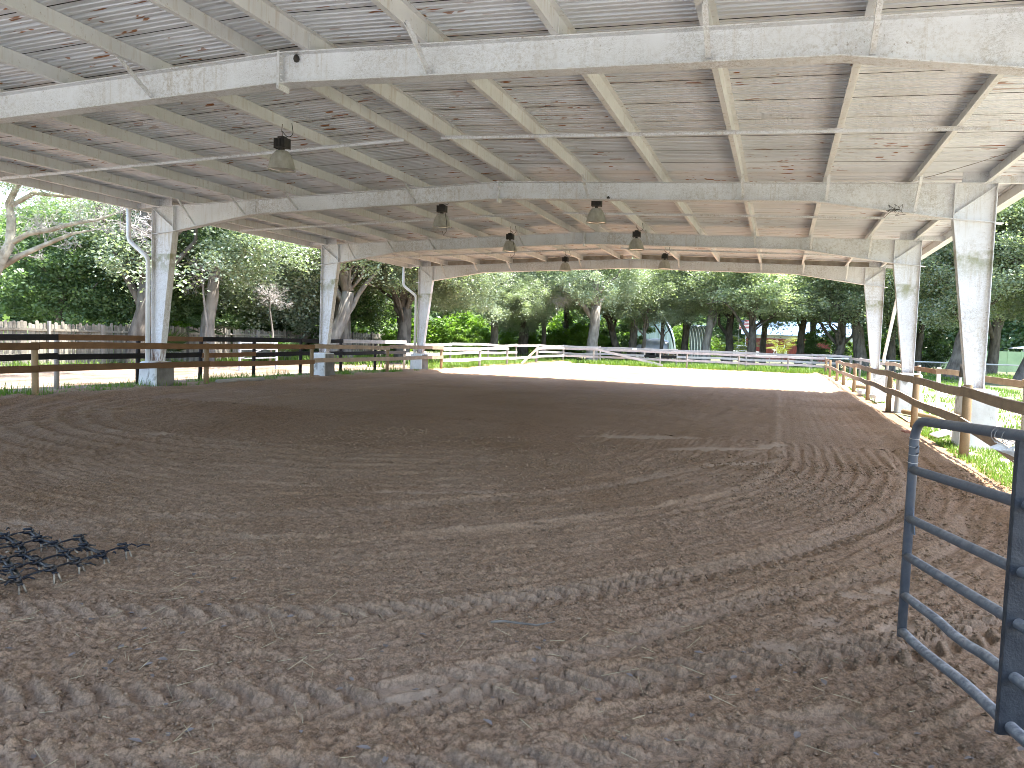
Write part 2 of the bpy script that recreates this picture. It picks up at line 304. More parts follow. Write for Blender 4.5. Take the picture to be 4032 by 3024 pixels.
def sand_h(X, Y):
    X = X.ravel(); Y = Y.ravel()
    e = np.sqrt((X/.78)**2+np.minimum(Y-4, 0)**2)
    ang = np.arctan2(X/.78, np.maximum(4-Y, 1e-3)); sg = np.where(X < 0, -1., 1.); s_ = np.where(Y < 4, 7.5*ang, sg*(11.78+Y-4)); ew = e+(vn(X, Y, .7, 15)-.5)*.22
    front = sstep(-4.3, -5.7, Y+.25*(vn(X, Y, .9, 16)-.5)); rk = sstep(2.0, 4.0, e)*(1-.6*front)
    big = (vn(X, Y, .3, 1)-.5)*.035+(vn(X, Y, 1.1, 2)-.5)*.014
    c2 = np.abs(vn(X, Y, 12, 4)-.5)*2; c3 = vn(X, Y, 31, 5); c4 = vn(X, Y, 60, 6)
    st1 = vn(ew*5.0, s_*.5, 1, 17)-.5; st2 = vn(ew*12, s_*1.1, 1, 18)-.5; st3 = vn(ew*26, s_*4.0, 1, 19)-.5
    clod = (1-c2)**2*.012*vn(X, Y, 2.2, 8)+sstep(.45, .75, c3)*.013*(.4+vn(X, Y, 6, 14))+sstep(.45, .8, c4)*.009
    foot = -sstep(.62, .74, vn(X, Y, 3.6, 12))*(.004+.026*front)-sstep(.64, .74, vn(X, Y, 8.0, 13))*.018*front
    h = big+clod*(1+.35*front)+foot+rk*(st1*.006+st2*.017+st3*.014+np.cos(2*np.pi*ew/.125)*.0045*(.4+vn(X, Y, .6, 28))); dry = sstep(.45, .75, vn(X, Y, .6, 9))*.14*(1-front)+rk*(np.clip(st1, 0, 1)*.2+np.clip(st2, 0, 1)*.2)
    gm = sstep(7.35, 7.6, e)*sstep(10.6, 9.6, e)*sstep(-1.6, 1.0, Y-.2*X+.8)*(.55+.9*vn(X, Y, .5, 21))
    e2 = e+(vn(X, Y, .9, 22)-.5)*.10; g = np.cos(2*np.pi*e2/.215)
    h += gm*g*.0105; dry += gm*sstep(.3, 1, g)*.22; h += .03*np.exp(-((e-7.42)/.09)**2)*(Y > -3); dry += .35*np.exp(-((e-7.42)/.10)**2)*vn(X, Y, 2.1, 23)
    r = np.hypot(X+1.5, Y-7); gm2 = sstep(5.4, 5.9, r)*sstep(9.0, 8.2, r)*(X < 2.5)*(Y < 8.5)*(.2+1.2*vn(X, Y, .6, 24)); g2 = np.cos(2*np.pi*(r+(vn(X, Y, .8, 25)-.5)*.12)/.42)
    h += gm2*g2*.013; dry += gm2*sstep(.4, 1, g2)*.25
    e3 = np.cos(2*np.pi*(e+(vn(X, Y, .5, 26)-.5)*.25)/.55)*sstep(7.2, 6.6, e)*vn(X, Y, .35, 27); h += e3*.006; dry += sstep(.5, 1, e3)*.2
    # tyre tracks
    for (Q, S), wd, am in TRKS:
        lo = Q.min(0)-.4; hi = Q.max(0)+.4; idx = np.where((X > lo[0]) & (X < hi[0]) & (Y > lo[1]) & (Y < hi[1]))[0]
        T = np.gradient(Q, axis=0); T /= np.linalg.norm(T, axis=1)[:, None]
        for k in range(0, len(idx), 20000):
            ii = idx[k:k+20000]; dx = X[ii, None]-Q[None, :, 0]; dy = Y[ii, None]-Q[None, :, 1]; d2 = dx*dx+dy*dy; j = d2.argmin(1); a = np.arange(len(ii))
            lat = dx[a, j]*-T[j, 1]+dy[a, j]*T[j, 0]; s = S[j]; ok = np.sqrt(d2[a, j]) < wd
            win = sstep(wd*.56, wd*.46, np.abs(lat))*ok*(.55+.6*vn(X[ii], Y[ii], 1.0, 31))
            ph = s/.155+np.where(lat > 0, .5, 0)+np.abs(lat)/.16; lug = sstep(.15, .45, np.sin(2*np.pi*ph))*sstep(.015, .05, np.abs(lat))
            rim = np.exp(-((np.abs(lat)-wd*.58)/.035)**2)*ok
            h[ii] = h[ii]*(1-np.minimum(1, .95*win))+am*(win*(-.028+.046*lug)+rim*.016*vn(X[ii], Y[ii], 5, 33)); dry[ii] += win*(.42-.22*lug)
    for px, py, a, b, th in PATCH:
        dx = X-px; dy = Y-py; u = (dx*math.cos(th)+dy*math.sin(th))/a; v = (-dx*math.sin(th)+dy*math.cos(th))/b
        m = sstep(1.15, .6, np.hypot(u, v)+(vn(X, Y, 6, 41)-.5)*.7); h = h*(1-.85*m)-m*.012; dry += m*.75
    h += sstep(-8.0, -8.55, X+.2*(vn(X, Y, 1.2, 52)-.5))*(.10+.05*vn(X, Y, 2.5, 53))*sstep(-10.0, -9.3, X); edge = 8.35-X; berm = np.exp(-((edge-.35)/.3)**2); h += berm*(.05+.05*vn(X, Y, 1.8, 51)); h -= sstep(.25, -.15, edge)*.03
    return np.maximum(h-.03, -.07), np.clip(dry, 0, 1)
def arena():
    Vs, Fs, Ds = [], [], []; off = 0
    def rows(y0, y1, k, mn):
        y = [y0]
        while y[-1] < y1: y.append(y[-1]+max(mn, k*(y[-1]+8)))
        y[-1] = y1; return np.array(y)
    for x0, x1, dx, ys in ((-1.5, 9.0, .0118, rows(-7.7, -2.4, .0036, .011)), (-9.9, -1.45, .09, rows(-7.7, -2.4, .01, .09)), (-9.9, 9.0, .026, rows(-2.45, 6.0, .0036, .018)), (-9.9, 9.0, .085, rows(5.9, 46.0, .0055, .05))):
        xs = np.linspace(x0, x1, int((x1-x0)/dx)); X, Y = np.meshgrid(xs, ys); h, d = sand_h(X, Y); n, m = len(ys), len(xs)
        Vs.append(np.stack([X.ravel(), Y.ravel(), h], 1)); i = np.arange((n-1)*m).reshape(n-1, m)[:, :-1].ravel()+off
        Fs.append(np.stack([i, i+1, i+1+m, i+m], 1)); Ds.append(d); off += n*m
    me = fastmesh('arena_sand', np.concatenate(Vs), np.concatenate(Fs), True, {'dry': np.concatenate(Ds)})
    obj('arena_sand', me, M['sand'], kind='structure')
arena()
def sheet(name, x0, x1, y0, y1, z, mat, n=24, amp=0.):
    xs = np.linspace(x0, x1, n); ys = np.linspace(y0, y1, n); X, Y = np.meshgrid(xs, ys); Z = z+(vn(X.ravel(), Y.ravel(), .35, 61)-.5)*amp
    i = np.arange((n-1)*n).reshape(n-1, n)[:, :-1].ravel()
    obj(name, fastmesh(name, np.stack([X.ravel(), Y.ravel(), Z], 1), np.stack([i, i+1, i+1+n, i+n], 1), True), mat, kind='structure')
sheet('ground', -600, 600, -500, 800, -.11, M['ground'], 40)
sheet('dirt_path', -20.0, -9.6, -8, 42, -.035, M['path'], 60, .04)
sheet('bounce_yard', -40, 40, -60, -7.62, -.03, M['yard'], 60, .02)  # unseen sheet added behind the camera to bounce neutral light into the building
sheet('sandy_verge', 8.7, 13.5, -8, 40, -.035, M['lane'], 60, .04)
# ------------------------------------------------------------------ covered riding arena building
BAY = 7.5125; FY = [BAY*i for i in range(-1, 4)]; HW = 9.15; HR = 4.871; SL = .0354
ztop = lambda x: HR-SL*abs(x)
def zbot(x):
    x = abs(x); return 4.526+(4.325-4.526)*x/6.15 if x < 6.15 else 4.325+(3.953-4.325)*(x-6.15)/(8.508-6.15)
B = thing('riding_arena_roof', 'open sided white steel riding arena building with corrugated roof over the sand', 'building')
PH = {(-1,-1):.8,(0,-1):.8,(1,-1):.70,(2,-1):.87,(3,-1):.79,(-1,1):.95,(0,1):.95,(1,1):.98,(2,1):1.02,(3,1):.90}
PX = [.42, 1.92, 3.42, 4.93, 6.40, 7.87, 9.02]
for fi, y in zip(range(-1, 4), FY):
    for s in (-1, 1):
        hp = PH[(fi, s)]
        m = MB(); pr = [(0, ztop(0)), (s*8.508, ztop(8.508)), (s*8.508, 3.953), (s*6.15, 4.325), (0, 4.526)]
        m.prism(pr, 'y', y-.006, y+.006)
        m.bar((0, y, ztop(0)-.006), (s*8.52, y, ztop(8.52)-.006), .2, .012)
        m.bar((0, y, 4.526-.006), (s*6.15, y, 4.325-.006), .2, .013); m.bar((s*6.15, y, 4.325-.006), (s*8.508, y, 3.953-.006), .2, .013)
        raf = m.build('rafter', M['steel'], B)
        MB().box(s*.001 if s > 0 else -.016, .016 if s > 0 else -.001, y-.105, y+.105, 4.44, HR+.012).build('splice_plate', M['steel'], raf)
        for k in range(5): MB().tube([(s*.016, y-.07, 4.55+k*.07), (s*.04, y-.07, 4.55+k*.07)], .013, 6).build('bolt', M['steel'], raf)
        MB().bar((s*6.15, y-.009, zbot(6.15)), (s*6.15, y-.009, ztop(6.15)-.012), .006, .012, (1,0,0)).build('weld_seam', M['steel'], raf)
        for px in (1.92, 4.93, 6.40, 7.87):
            if fi == -1 or (fi == 0 and s < 0 and px > 6): continue
            g = MB(); a = Vector((s*px, y-.62, ztop(px)+.03)); b = Vector((s*px, y-.05, zbot(px)+.03)); g.bar(a, b, .05, .006, (1,0,0)); g.bar(a+Vector((s*.024,0,0)), b+Vector((s*.024,0,0)), .006, .05, (1,0,0)); g.build('flange_brace', M['steel'], raf)
        # tapered column with knee
        m = MB(); xo = s*HW; xi = s*8.508; xb = s*8.893
        m.prism([(xo, hp+.02), (xb, hp+.02), (xi, 3.953), (xi, ztop(8.508)), (xo, ztop(HW))], 'y', y-.006, y+.006)
        m.bar((xo, y, hp+.02), (xo, y, ztop(HW)), .2, .013, (1,0,0)); m.bar((xb, y, hp+.02), (xi, y, 3.955), .2, .013, (1,0,0))
        m.bar((xi, y, ztop(8.5)-.006), (xo+s*.01, y, ztop(HW)-.006), .2, .012)
        col = m.build('column', M['column'], B)
        MB().bar((xi, y, 3.96), (xi, y, ztop(8.508)-.01), .19, .014, (1,0,0)).build('knee_stiffener', M['steel'], col)
        MB().bar((xo-s*.01, y, ztop(HW)-.05), (xi+s*.012, y, 4.03), .17, .012, (0,0,1)).build('diagonal_stiffener', M['steel'], col)
        MB().bar((xi, y, 3.95), (xo+s*.13, y, 3.86), .19, .012).build('knee_plate', M['steel'], col)
        MB().box(min(xb-s*.03, xo+s*.03), max(xb-s*.03, xo+s*.03), y-.14, y+.14, hp, hp+.022).build('base_plate', M['rake'], col)
        MB().bar((s*8.62, y, ztop(8.6)+.10), (s*9.02, y, ztop(9.0)+.10), .012, .19).build('eave_clip', M['steel'], col)
        MB().bar((s*9.05, y, ztop(9.05)+.06), (s*9.70, y, ztop(9.7)+.06), .05, .12).build('overhang_bracket', M['steel'], col)
        # concrete pier with softened edges
        cx = {(-1):-9.06, 1:9.07}[s]; a, b, ch = .27, .31, .03
        pm = MB(); ring = lambda q, z: [(cx+i*(a+q)+di, y+j*(b+q)+dj, z) for i, j, di, dj in ((-1,-1,ch,0),(1,-1,-ch,0),(1,-1,0,ch),(1,1,0,-ch),(1,1,-ch,0),(-1,1,ch,0),(-1,1,0,-ch),(-1,-1,0,ch))]
        lv = [ring(.03, -.2), ring(.012, .35), ring(0, hp-.03), ring(-.03, hp)]; pm.add([p for r_ in lv for p in r_], [(i*8+k, i*8+(k+1) % 8, (i+1)*8+(k+1) % 8, (i+1)*8+k) for i in range(3) for k in range(8)]+[tuple(24+k for k in range(8))])
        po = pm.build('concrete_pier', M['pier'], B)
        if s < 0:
            po.data.materials.append(M['bare']); [setattr(f_, 'material_index', 1) for f_ in po.data.polygons if f_.normal.x > .9]  # arena-facing side gets the darker tone, shade put into the colour
# purlins, one length to each bay
pur = MB(); hh = .2
pur.box(-.003, .003, 0, BAY+.25, 0, hh); pur.box(-.065, -.003, 0, BAY+.25, 0, .005); pur.box(.003, .065, 0, BAY+.25, hh-.005, hh); pur.box(-.065, -.060, 0, BAY+.25, .005, .022)
pme = pur.mesh('purlin'); eav = MB(); eav.box(-.003, .003, 0, BAY+.25, -.04, hh); eav.box(-.07, -.003, 0, BAY+.25, -.04, -.034); eav.box(-.07, -.003, 0, BAY+.25, hh-.006, hh-.001); eme = eav.mesh('eave_strut')
for bi in range(4):
    for s in (-1, 1):
        for k, px in enumerate(PX+[9.70]):
            o = obj('purlin' if k < 7 else 'eave_channel', pme if k < 7 else eme, M['purlin'], B)
            o.location = (s*(px+(.009 if bi % 2 else 0)), FY[bi]-(.12 if k < 7 else 0)+(.004 if bi % 2 else 0), ztop(px)+.001+(.002 if bi % 2 else 0)); o.scale = (s, 1, 1)
            if k == 7: o.location.x += s*.004*(bi % 2)
        # bridging angle under the purlins
        ym = FY[bi]+BAY*.5; m = MB(); a = Vector((s*.34, ym, ztop(.34)-.004)); b = Vector((s*9.6, ym, ztop(9.6)-.004)); m.bar(a, b, .05, .006); m.bar(a+Vector((0,.024,-.022)), b+Vector((0,.024,-.022)), .006, .045); m.build('bridging_angle', M['steel'], B)
# roof sheets
PW = .9144; Y0 = -7.95; NP = 34
prof = [(0.0, .0), (.0, .06), (.021, .06), (.021, 0.0)]
for k in range(3):
    b0 = k*.3048
    if k: prof += [(b0-.034, 0), (b0-.022, .036), (b0+.022, .036), (b0+.034, 0)]
    for q in (.33, .67): c = b0+.3048*q; prof += [(c-.020, 0), (c-.012, .014), (c+.012, .014), (c+.020, 0)]
prof.append((PW, 0.0))
rm = MB(); n = len(prof); z0 = HR+hh+.004
for x in (0, 4.9, 9.82):
    for yy, zz in prof: rm.v.append((x, yy, zz-SL*x))
rm.f = [(i*n+k, i*n+k+1, (i+1)*n+k+1, (i+1)*n+k) for i in range(2) for k in range(n-1)]; rme = rm.mesh('roof_sheet')
SEAM = [1 if k < 3 else 0 for i in range(2) for k in range(n-1)]
rl = MB(); rl.v = [(-x, yy, zz) for x, yy, zz in rm.v]; rl.f = [f[::-1] for f in rm.f]; rle = rl.mesh('roof_sheet')
M['seam'] = pmat('lap_shadow_dirt', (.035,.032,.03), (.06,.05,.045), 8, .9, 0, world=True)  # slot faces coloured dark for the shadow and dirt in the lap gaps
for me in (rme, rle):
    me.materials.append(M['roof']); me.materials.append(M['seam']); me.polygons.foreach_set('material_index', SEAM)
for i in range(NP):
    for me in (rme, rle): obj('roof_sheet', me, M['roof'], B, loc=(0, Y0+i*PW, z0+random.uniform(0, .002)))
ye = Y0+NP*PW
MB().bar((0, Y0-.02, z0+.075), (0, ye+.02, z0+.075), .5, .02).build('ridge_cap', M['roof'], B)
for s in (-1, 1):
    for yy in (ye-.03, Y0+.03): MB().bar((s*.02, yy, z0-.035), (s*9.78, yy, z0-.035-SL*9.78), .03, .17).build('rake_trim', M['rake'], B)
    MB().bar((s*.3, FY[4]+.13, ztop(.3)+.1), (s*9.6, FY[4]+.13, ztop(9.6)+.1), .008, .19).build('end_channel', M['rake'], B)
    g = MB(); gx = s*9.79; zt = z0-SL*9.8; t = .004
    g.box(gx-.004, gx+.004, Y0, ye, zt-.16, zt+.005); g.box(gx+s*.004 if s > 0 else gx-.13, gx+.13 if s > 0 else gx-.004, Y0, ye, zt-.16, zt-.154); g.box(min(gx+s*.13, gx+s*.138), max(gx+s*.13, gx+s*.138), Y0, ye, zt-.16, zt+.0); g.build('gutter', M['pvc'], B)
def arc_path(P, r, n=4):
    P = [Vector(p) for p in P]; out = [P[0]]
    for i in range(1, len(P)-1):
        a = (P[i-1]-P[i]).normalized(); b = (P[i+1]-P[i]).normalized()
        for k in range(n+1):
            t = k/n; out.append(P[i]+a*r*(1-t)**2+b*r*t**2)
    out.append(P[-1]); return out
for y in (FY[2]-.12, FY[4]-.12):
    MB().tube(arc_path([(-9.86, y, 4.58), (-9.86, y, 3.72), (-9.235, y, 3.28), (-9.235, y, .25)], .12), .055, 12).build('downspout', M['pvc'], B, True)
MB().tube(arc_path([(9.86, FY[4]-.2, 4.58), (9.86, FY[4]-.2, 4.3), (9.62, FY[4]+.15, 3.48), (9.60, FY[4]+2.6, 1.35), (9.60, FY[4]+2.62, 1.15)], .12), .06, 12).build('downspout', M['pvc'], B, True)
MB().tube([(9.1, 5.8, 4.75), (8.6, 6.3, 4.66), (8.1, 7.0, 4.62), (7.7, 7.45, 4.6)], .006, 5).build('cable', M['wire'], B)
# ------------------------------------------------------------------ lamps
def lamp(x, y, label, loose):
    L = thing('high_bay_lamp', label, 'lamp', (x, y, 4.095), 0, 'dome lamps hanging under the arena roof')
    top = ztop(x)-4.095
    MB().lathe([(.212, 0), (.214, .012), (.206, .02), (.196, .08), (.172, .17), (.135, .245), (.095, .292), (.075, .30)], n=48, rib=.012).build('lamp_shade', M['shade'], L, True)
    MB().tube([(.212*math.cos(a), .212*math.sin(a), .006) for a in [2*math.pi*k/32 for k in range(33)]], .007, 6).build('rim', M['shade'], L, True)
    MB().lathe([(.205, .016), (.15, .004), (.08, -.006), (.001, -.01)], n=24).build('lens', M['lens'], L, True)
    h = MB(); h.box(-.03, .03, -.03, .03, .29, .35); h.build('neck', M['black'], L)
    b = MB(); b.box(-.09, .09, -.075, .075, .345, .485)
    for k in range(7): b.box(-.085+k*.026, -.078+k*.026, -.086, .086, .352, .478)
    b.box(-.1, -.092, -.08, .08, .335, .49); b.box(.094, .102, -.08, .08, .335, .49); b.box(-.05, .05, -.05, .05, .487, .52); b.build('ballast_box', M['black'], L)
    MB().tube([(0, 0, .52), (.012, 0, .56), (-.012, 0, .60), (0, 0, top)], .007, 6).build('hook', M['wire'], L)
    MB().tube(arc_path([(0, 0, .60), (.09, .02, .50), (.17, .05, .55), (.13, .06, top+.02)], .06), .006, 6).build('cord', M['cord'], L)
    if loose: MB().tube([(.1, -.05, .35), (.17, -.1, .1), (.19, -.12, -.1), (.1, -.1, -.2), (.05, -.06, -.1)], .006, 5).build('loose_cord', M['cord'], L)
for x, y, lb, lo_ in ((-1.75, 2.42, 'dusty dome lamp hanging alone in the nearest bay, largest of the lamps', 0), (-1.75, 8.47, 'dome lamp with loose wires dangling below its rim, left row', 1), (1.95, 8.19, 'dome lamp just beyond the second rafter, nearest of the right row', 0),
                      (-1.75, 13.23, 'dome lamp with long cord in front of the third rafter, left row', 1), (1.95, 13.0, 'dome lamp in front of the third rafter, middle of the right row', 0), (-1.75, 19.3, 'small far dome lamp before the last rafter, left row', 0), (1.95, 18.4, 'small far dome lamp before the last rafter, right row', 0)):
    lamp(x, y, lb, lo_)
for x, y, z, r_, lb in ((.2, -.03, 4.80, .035, 'small dark mud nest stuck on the nearest beam beside its ridge joint'), (2.35, 7.48, 4.47, .03, 'dark mud nest on the second beam near the right lamp row')):
    o = MB().lathe([(.001,-r_*1.3),(r_*.7,-r_),(r_,-.2*r_),(r_*.85,.7*r_),(r_*.4,1.25*r_),(.001,1.35*r_)], n=10, rib=.12).build('mud_nest', M['black'], smooth=True, loc=(x, y, z)); tag(o, lb, 'nest')
m = MB(); rd = random.Random(3)
for _ in range(16):
    p = Vector((rd.uniform(-.1,.1), rd.uniform(-.03,.03), rd.uniform(-.05,.06))); m.tube([p, p+Vector((rd.uniform(-.08,.08), 0, rd.uniform(-.08,.06))), p+Vector((rd.uniform(-.12,.12), 0, rd.uniform(-.12,.1)))], .004, 4)
tag(m.build('debris_tuft', M['black'], loc=(7.55, 7.38, 4.1)), 'dark tuft of dead twigs caught under the second beam near the right column', 'debris')
# ------------------------------------------------------------------ fences
def board(a, b, ht=.145, th=.038, sag=.012, seg=6, rnd=random):
    """plank from a to b, slightly warped; local frame along the plank"""
    a = Vector(a); b = Vector(b); d = b-a; L = d.length; d.normalize(); sd = d.cross(Vector((0,0,1)))
    if sd.length < .01: sd = Vector((1,0,0))
    sd.normalize(); u = sd.cross(d); m = MB(); ph = rnd.random()*6; w1 = rnd.uniform(-1, 1)*sag; w2 = rnd.uniform(-1, 1)*sag
    for i in range(seg+1):
        t = i/seg; p = d*(L*t)+u*(w1*math.sin(math.pi*t)+w2*math.sin(2*math.pi*t+ph)*.5)+sd*(w2*math.sin(math.pi*t)*.6)
        for q, r_ in ((-1,-1),(1,-1),(1,1),(-1,1)): m.v.append(tuple(p+sd*(q*th/2)+u*(r_*(ht/2+rnd.uniform(-.003,.003)))))
    for i in range(seg):
        for k in range(4): m.f.append((i*4+k, i*4+(k+1) % 4, i*4+4+(k+1) % 4, i*4+4+k))
    m.f += [(3,2,1,0), tuple(seg*4+k for k in range(4))]; return m, a
def add_board(name, a, b, mat, parent, **k):
    m, o = board(a, b, **k); return m.build(name, mat, parent, loc=tuple(o))
def add_post(x, y, h, r, mat, parent, rnd=random):
    lx, ly = rnd.uniform(-.02, .02), rnd.uniform(-.02, .02)
    m = MB().tube([(0,0,-.3), (lx*.3,ly*.3,h*.35), (lx,ly,h-.01), (lx,ly,h)], [r*1.04, r, r*.98, r*.9], 10, True, .06)
    return m.build('post', mat, parent, True, loc=(x, y, 0))
F = thing('board_fence', 'two rail brown board fence along the shaded left edge of the arena', 'fence', (0,0,0))
py = [-6.1, -1.1, 3.87, 8.9, 13.85, 19.0, 24.1]
for i, y in enumerate(py): add_post(-8.72, y, [1.17,1.17,1.19,1.18,1.16,1.13,1.12][i], .065, M['post'], F)
for i in range(len(py)-1):
    mt = M['rail_brown'] if i < 4 else M['rail_tan']
    j = random.uniform(-.012, .012)
    add_board('rail', (-8.63, py[i]+.01, 1.105+j), (-8.63, py[i+1]-.005, 1.095 if i < 4 else 1.05), mt, F); add_board('rail', (-8.63, py[i]+.008, .635+j), (-8.63, py[i+1]-.004, .63 if i != 3 else .60), mt, F)
F = thing('board_fence', 'weathered grey two rail board fence enclosing the sunlit far end of the arena', 'fence')
pts = [(-8.72,24.1),(-8.75,28.9),(-8.8,33.3),(-8.85,39.0),(-9.0,46.0),(-6.8,46.2),(-2.0,45.6),(-.2,45.8),(3.2,45.6),(6.3,45.4),(8.6,45.8)]
for i, (x, y) in enumerate(pts):
    if i: add_post(x, y, 1.06, .06, M['post_grey'], F)
for i in range(len(pts)-1):
    a, b = pts[i], pts[i+1]; dx = .085 if i < 4 else 0; dy = -.085 if i >= 4 else 0
    if i not in (2,): add_board('rail', (a[0]+dx, a[1]+dy+.01, 1.0+random.uniform(-.02,.02)), (b[0]+dx, b[1]+dy-.01, .99), M['rail_grey'], F, sag=.03)
    add_board('rail', (a[0]+dx, a[1]+dy+.01, .48+random.uniform(-.02,.02)), (b[0]+dx, b[1]+dy-.01, .47), M['rail_grey'], F, sag=.03)
for a, b, lb in (((-8.66, 38.7, 1.04), (-8.45, 34.8, .10), 'pale broken plank slanting down from the left rail of the far fence'), ((-6.6, 45.9, 1.02), (-1.7, 44.9, .10), 'long bleached plank fallen diagonally against the far fence')):
    tag(add_board('fallen_plank', a, b, M['white_plank'] if a[0] > -8 else M['rail_tan'], None), lb, 'plank')
F = thing('board_fence', 'two rail tan board fence on round posts along the right edge of the arena', 'fence')
py = [.9, 5.98, 10.9, 15.15, 20.3, 25.5, 30.8, 35.3, 41.2, 45.6]; ph = [1.1,1.11,1.11,1.06,1.07,1.03,1.0,.98,.95,.95]
for i, y in enumerate(py): add_post(8.62, y, ph[i], .07, M['post'], F)
for i in range(len(py)-1):
    z = 1.01-.008*i; j = random.uniform(-.02, .02)
    if i != 7: add_board('rail', (8.53, py[i]+.008, z+j), (8.53, py[i+1]-.006, z+random.uniform(-.02,.02)), M['rail_tan'], F, sag=.035)
    add_board('rail', (8.53, py[i]+.01 if i else 2.2, .545 if i else .36), (8.53, py[i+1]-.006, .54), M['rail_tan'], F, sag=.035)
# outer fences
F = thing('outer_board_fence', 'dark outer board fence with black and brown rails beside the sandy path', 'fence')
py = [1.2, 3.8, 6.35, 8.9, 11.35, 13.9, 16.6, 19.4, 22.2, 25]
for i, y in enumerate(py): add_post(-11.05, y, 1.31, .06, M['rail_black'] if i in (3,4,5,6,7,8) else M['post_grey'], F)
for a, b, m in ((1.2,6.36,'rail_black'),(6.30,11.33,'rail_brown'),(11.3,16.5,'rail_black'),(16.5,19.4,'rail_black'),(19.4,25,'rail_grey')):
    add_board('rail', (-10.96 if m != 'rail_brown' else -10.95, a+.01, 1.19 if a < 3 else 1.24), (-10.96 if m != 'rail_brown' else -10.95, b-.01, 1.24), M[m], F)
for a, b, m in ((1.2,6.3,'rail_black'),(6.3,11.3,'rail_black'),(11.3,13.9,'rail_brown'),(13.9,19.4,'rail_black'),(19.4,25,'rail_black')): add_board('rail', (-10.96, a+.012, .75), (-10.96, b-.01, .77), M[m], F, sag=.025)
F = thing('outer_board_fence', 'three rail weathered outer board fence beyond the far fence, below the trees', 'fence')
pts = [(-11.05,25),(-11.3,31),(-11.0,36),(-10.7,40.4),(-10.3,43.9),(-9.4,47.4),(-6.6,47.4),(-3.4,47.6),(-1.1,47.5),(3.6,47.6),(7.8,47.5),(10.2,47.6)]
for i, (x, y) in enumerate(pts):
    if i: add_post(x, y, 1.24, .055, M['post_grey'], F)
for i in range(len(pts)-1):
    a, b = pts[i], pts[i+1]; dx = .08 if i < 5 else 0; dy = -.08 if i >= 5 else 0
    for z, m in ((1.13, 'rail_grey'), (.66, 'rail_black' if i == 7 else 'rail_grey')):
        if z == .66 and i == 3: continue
        add_board('rail', (a[0]+dx, a[1]+dy+.01, z+random.uniform(-.03,.03)), (b[0]+dx, b[1]+dy-.01, z), M[m], F, sag=.035)
tag(MB().box(-.16, .16, -.008, .008, -.08, .08).build('notice_board', M['white'], loc=(-4.1, 47.42, 1.12)), 'small blank white sign fixed to the top rail of the far outer fence', 'sign')
F = thing('outer_board_fence', 'brown outer board fence outside the right hand columns', 'fence')
pts = [(10.5,4.5),(10.45,9.9),(10.4,13.9),(10.3,18.0),(10.3,21.5),(10.35,25.5),(10.3,30),(10.3,36),(10.25,41.5),(10.2,47.6)]
for i, (x, y) in enumerate(pts): add_post(x, y, 1.16, .06, M['post_grey'] if i != 3 else M['white'], F)
for i in range(len(pts)-1):
    a, b = pts[i], pts[i+1]; m = ('rail_tan', 'rail_tan', 'rail_tan', 'rail_brown', 'rail_brown', 'rail_tan', 'rail_grey', 'rail_grey', 'rail_grey')[i]
    add_board('rail', (a[0]-.08, a[1]+.01, 1.03+.04*(i == 2)), (b[0]-.08, b[1]-.01, 1.05), M[m], F, sag=.03)
    if i > 4: add_board('rail', (a[0]-.08, a[1]+.01, .55), (b[0]-.08, b[1]-.01, .56), M[m], F, sag=.03)
# chain link fence
F = thing('chain_link_fence', 'chain link fence with white top pipe across the grass beyond the right columns', 'fence')
for k in range(13): MB().tube([(0,0,-.2),(0,0,.98)], .03, 8).build('post', M['post_grey'], F, loc=(-3+k*2.7, 50, 0))
MB().tube([(-3, 50, .96), (30, 50, .96)], .045, 10).build('top_pipe', M['pvc'], F)
cv, cf = [], []
for dsg in (1, -1):
    for k in range(420):
        x = -3+k*.08; x2 = x+dsg*.9
        if not (-3 <= x2 <= 30): continue
        i = len(cv); cv += [(x-.003, 50, .03), (x+.003, 50, .03), (x2+.003, 50.0, .93), (x2-.003, 50.0, .93)]; cf.append((i, i+1, i+2, i+3))
obj('wire_mesh', fastmesh('wire_mesh', cv, cf), M['wire'], F, kind='stuff')
# stockade
F = thing('stockade_fence', 'tall weathered wooden stockade fence beyond the path, under the trees', 'fence')
pk = []
for k in range(4):
    m = MB(); h = 1.56+.03*k-.03; wd = .068; m.prism([(-wd, 0), (wd, 0), (wd, h-.05), (wd-.03, h), (-wd+.03, h), (-wd, h-.05)], 'x', -.009, .009); pk.append(m.mesh('picket'))
y = 9.0; i = 0
while y < 40.5:
    if not (24.2 < y < 24.36): o = obj('picket', random.choice(pk), M['picket'], F, loc=(-20.35+random.uniform(-.008,.008), y, random.uniform(-.03,.03))); o.rotation_euler = (random.uniform(-.012,.012), 0, 0)
    y += .148+random.uniform(0, .012); i += 1
y = 9.0
while y < 40.5:
    MB().box(-.05, .05, -.05, .05, -.3, 1.62+random.uniform(-.05,.06)).build('post', M['post_grey'], F, loc=(-20.27, y, 0))
    for z in (.35, 1.30): add_board('rail', (-20.31, y, z), (-20.31, min(y+2.42, 40.6), z), M['picket'], F, ht=.085)
    y += 2.44
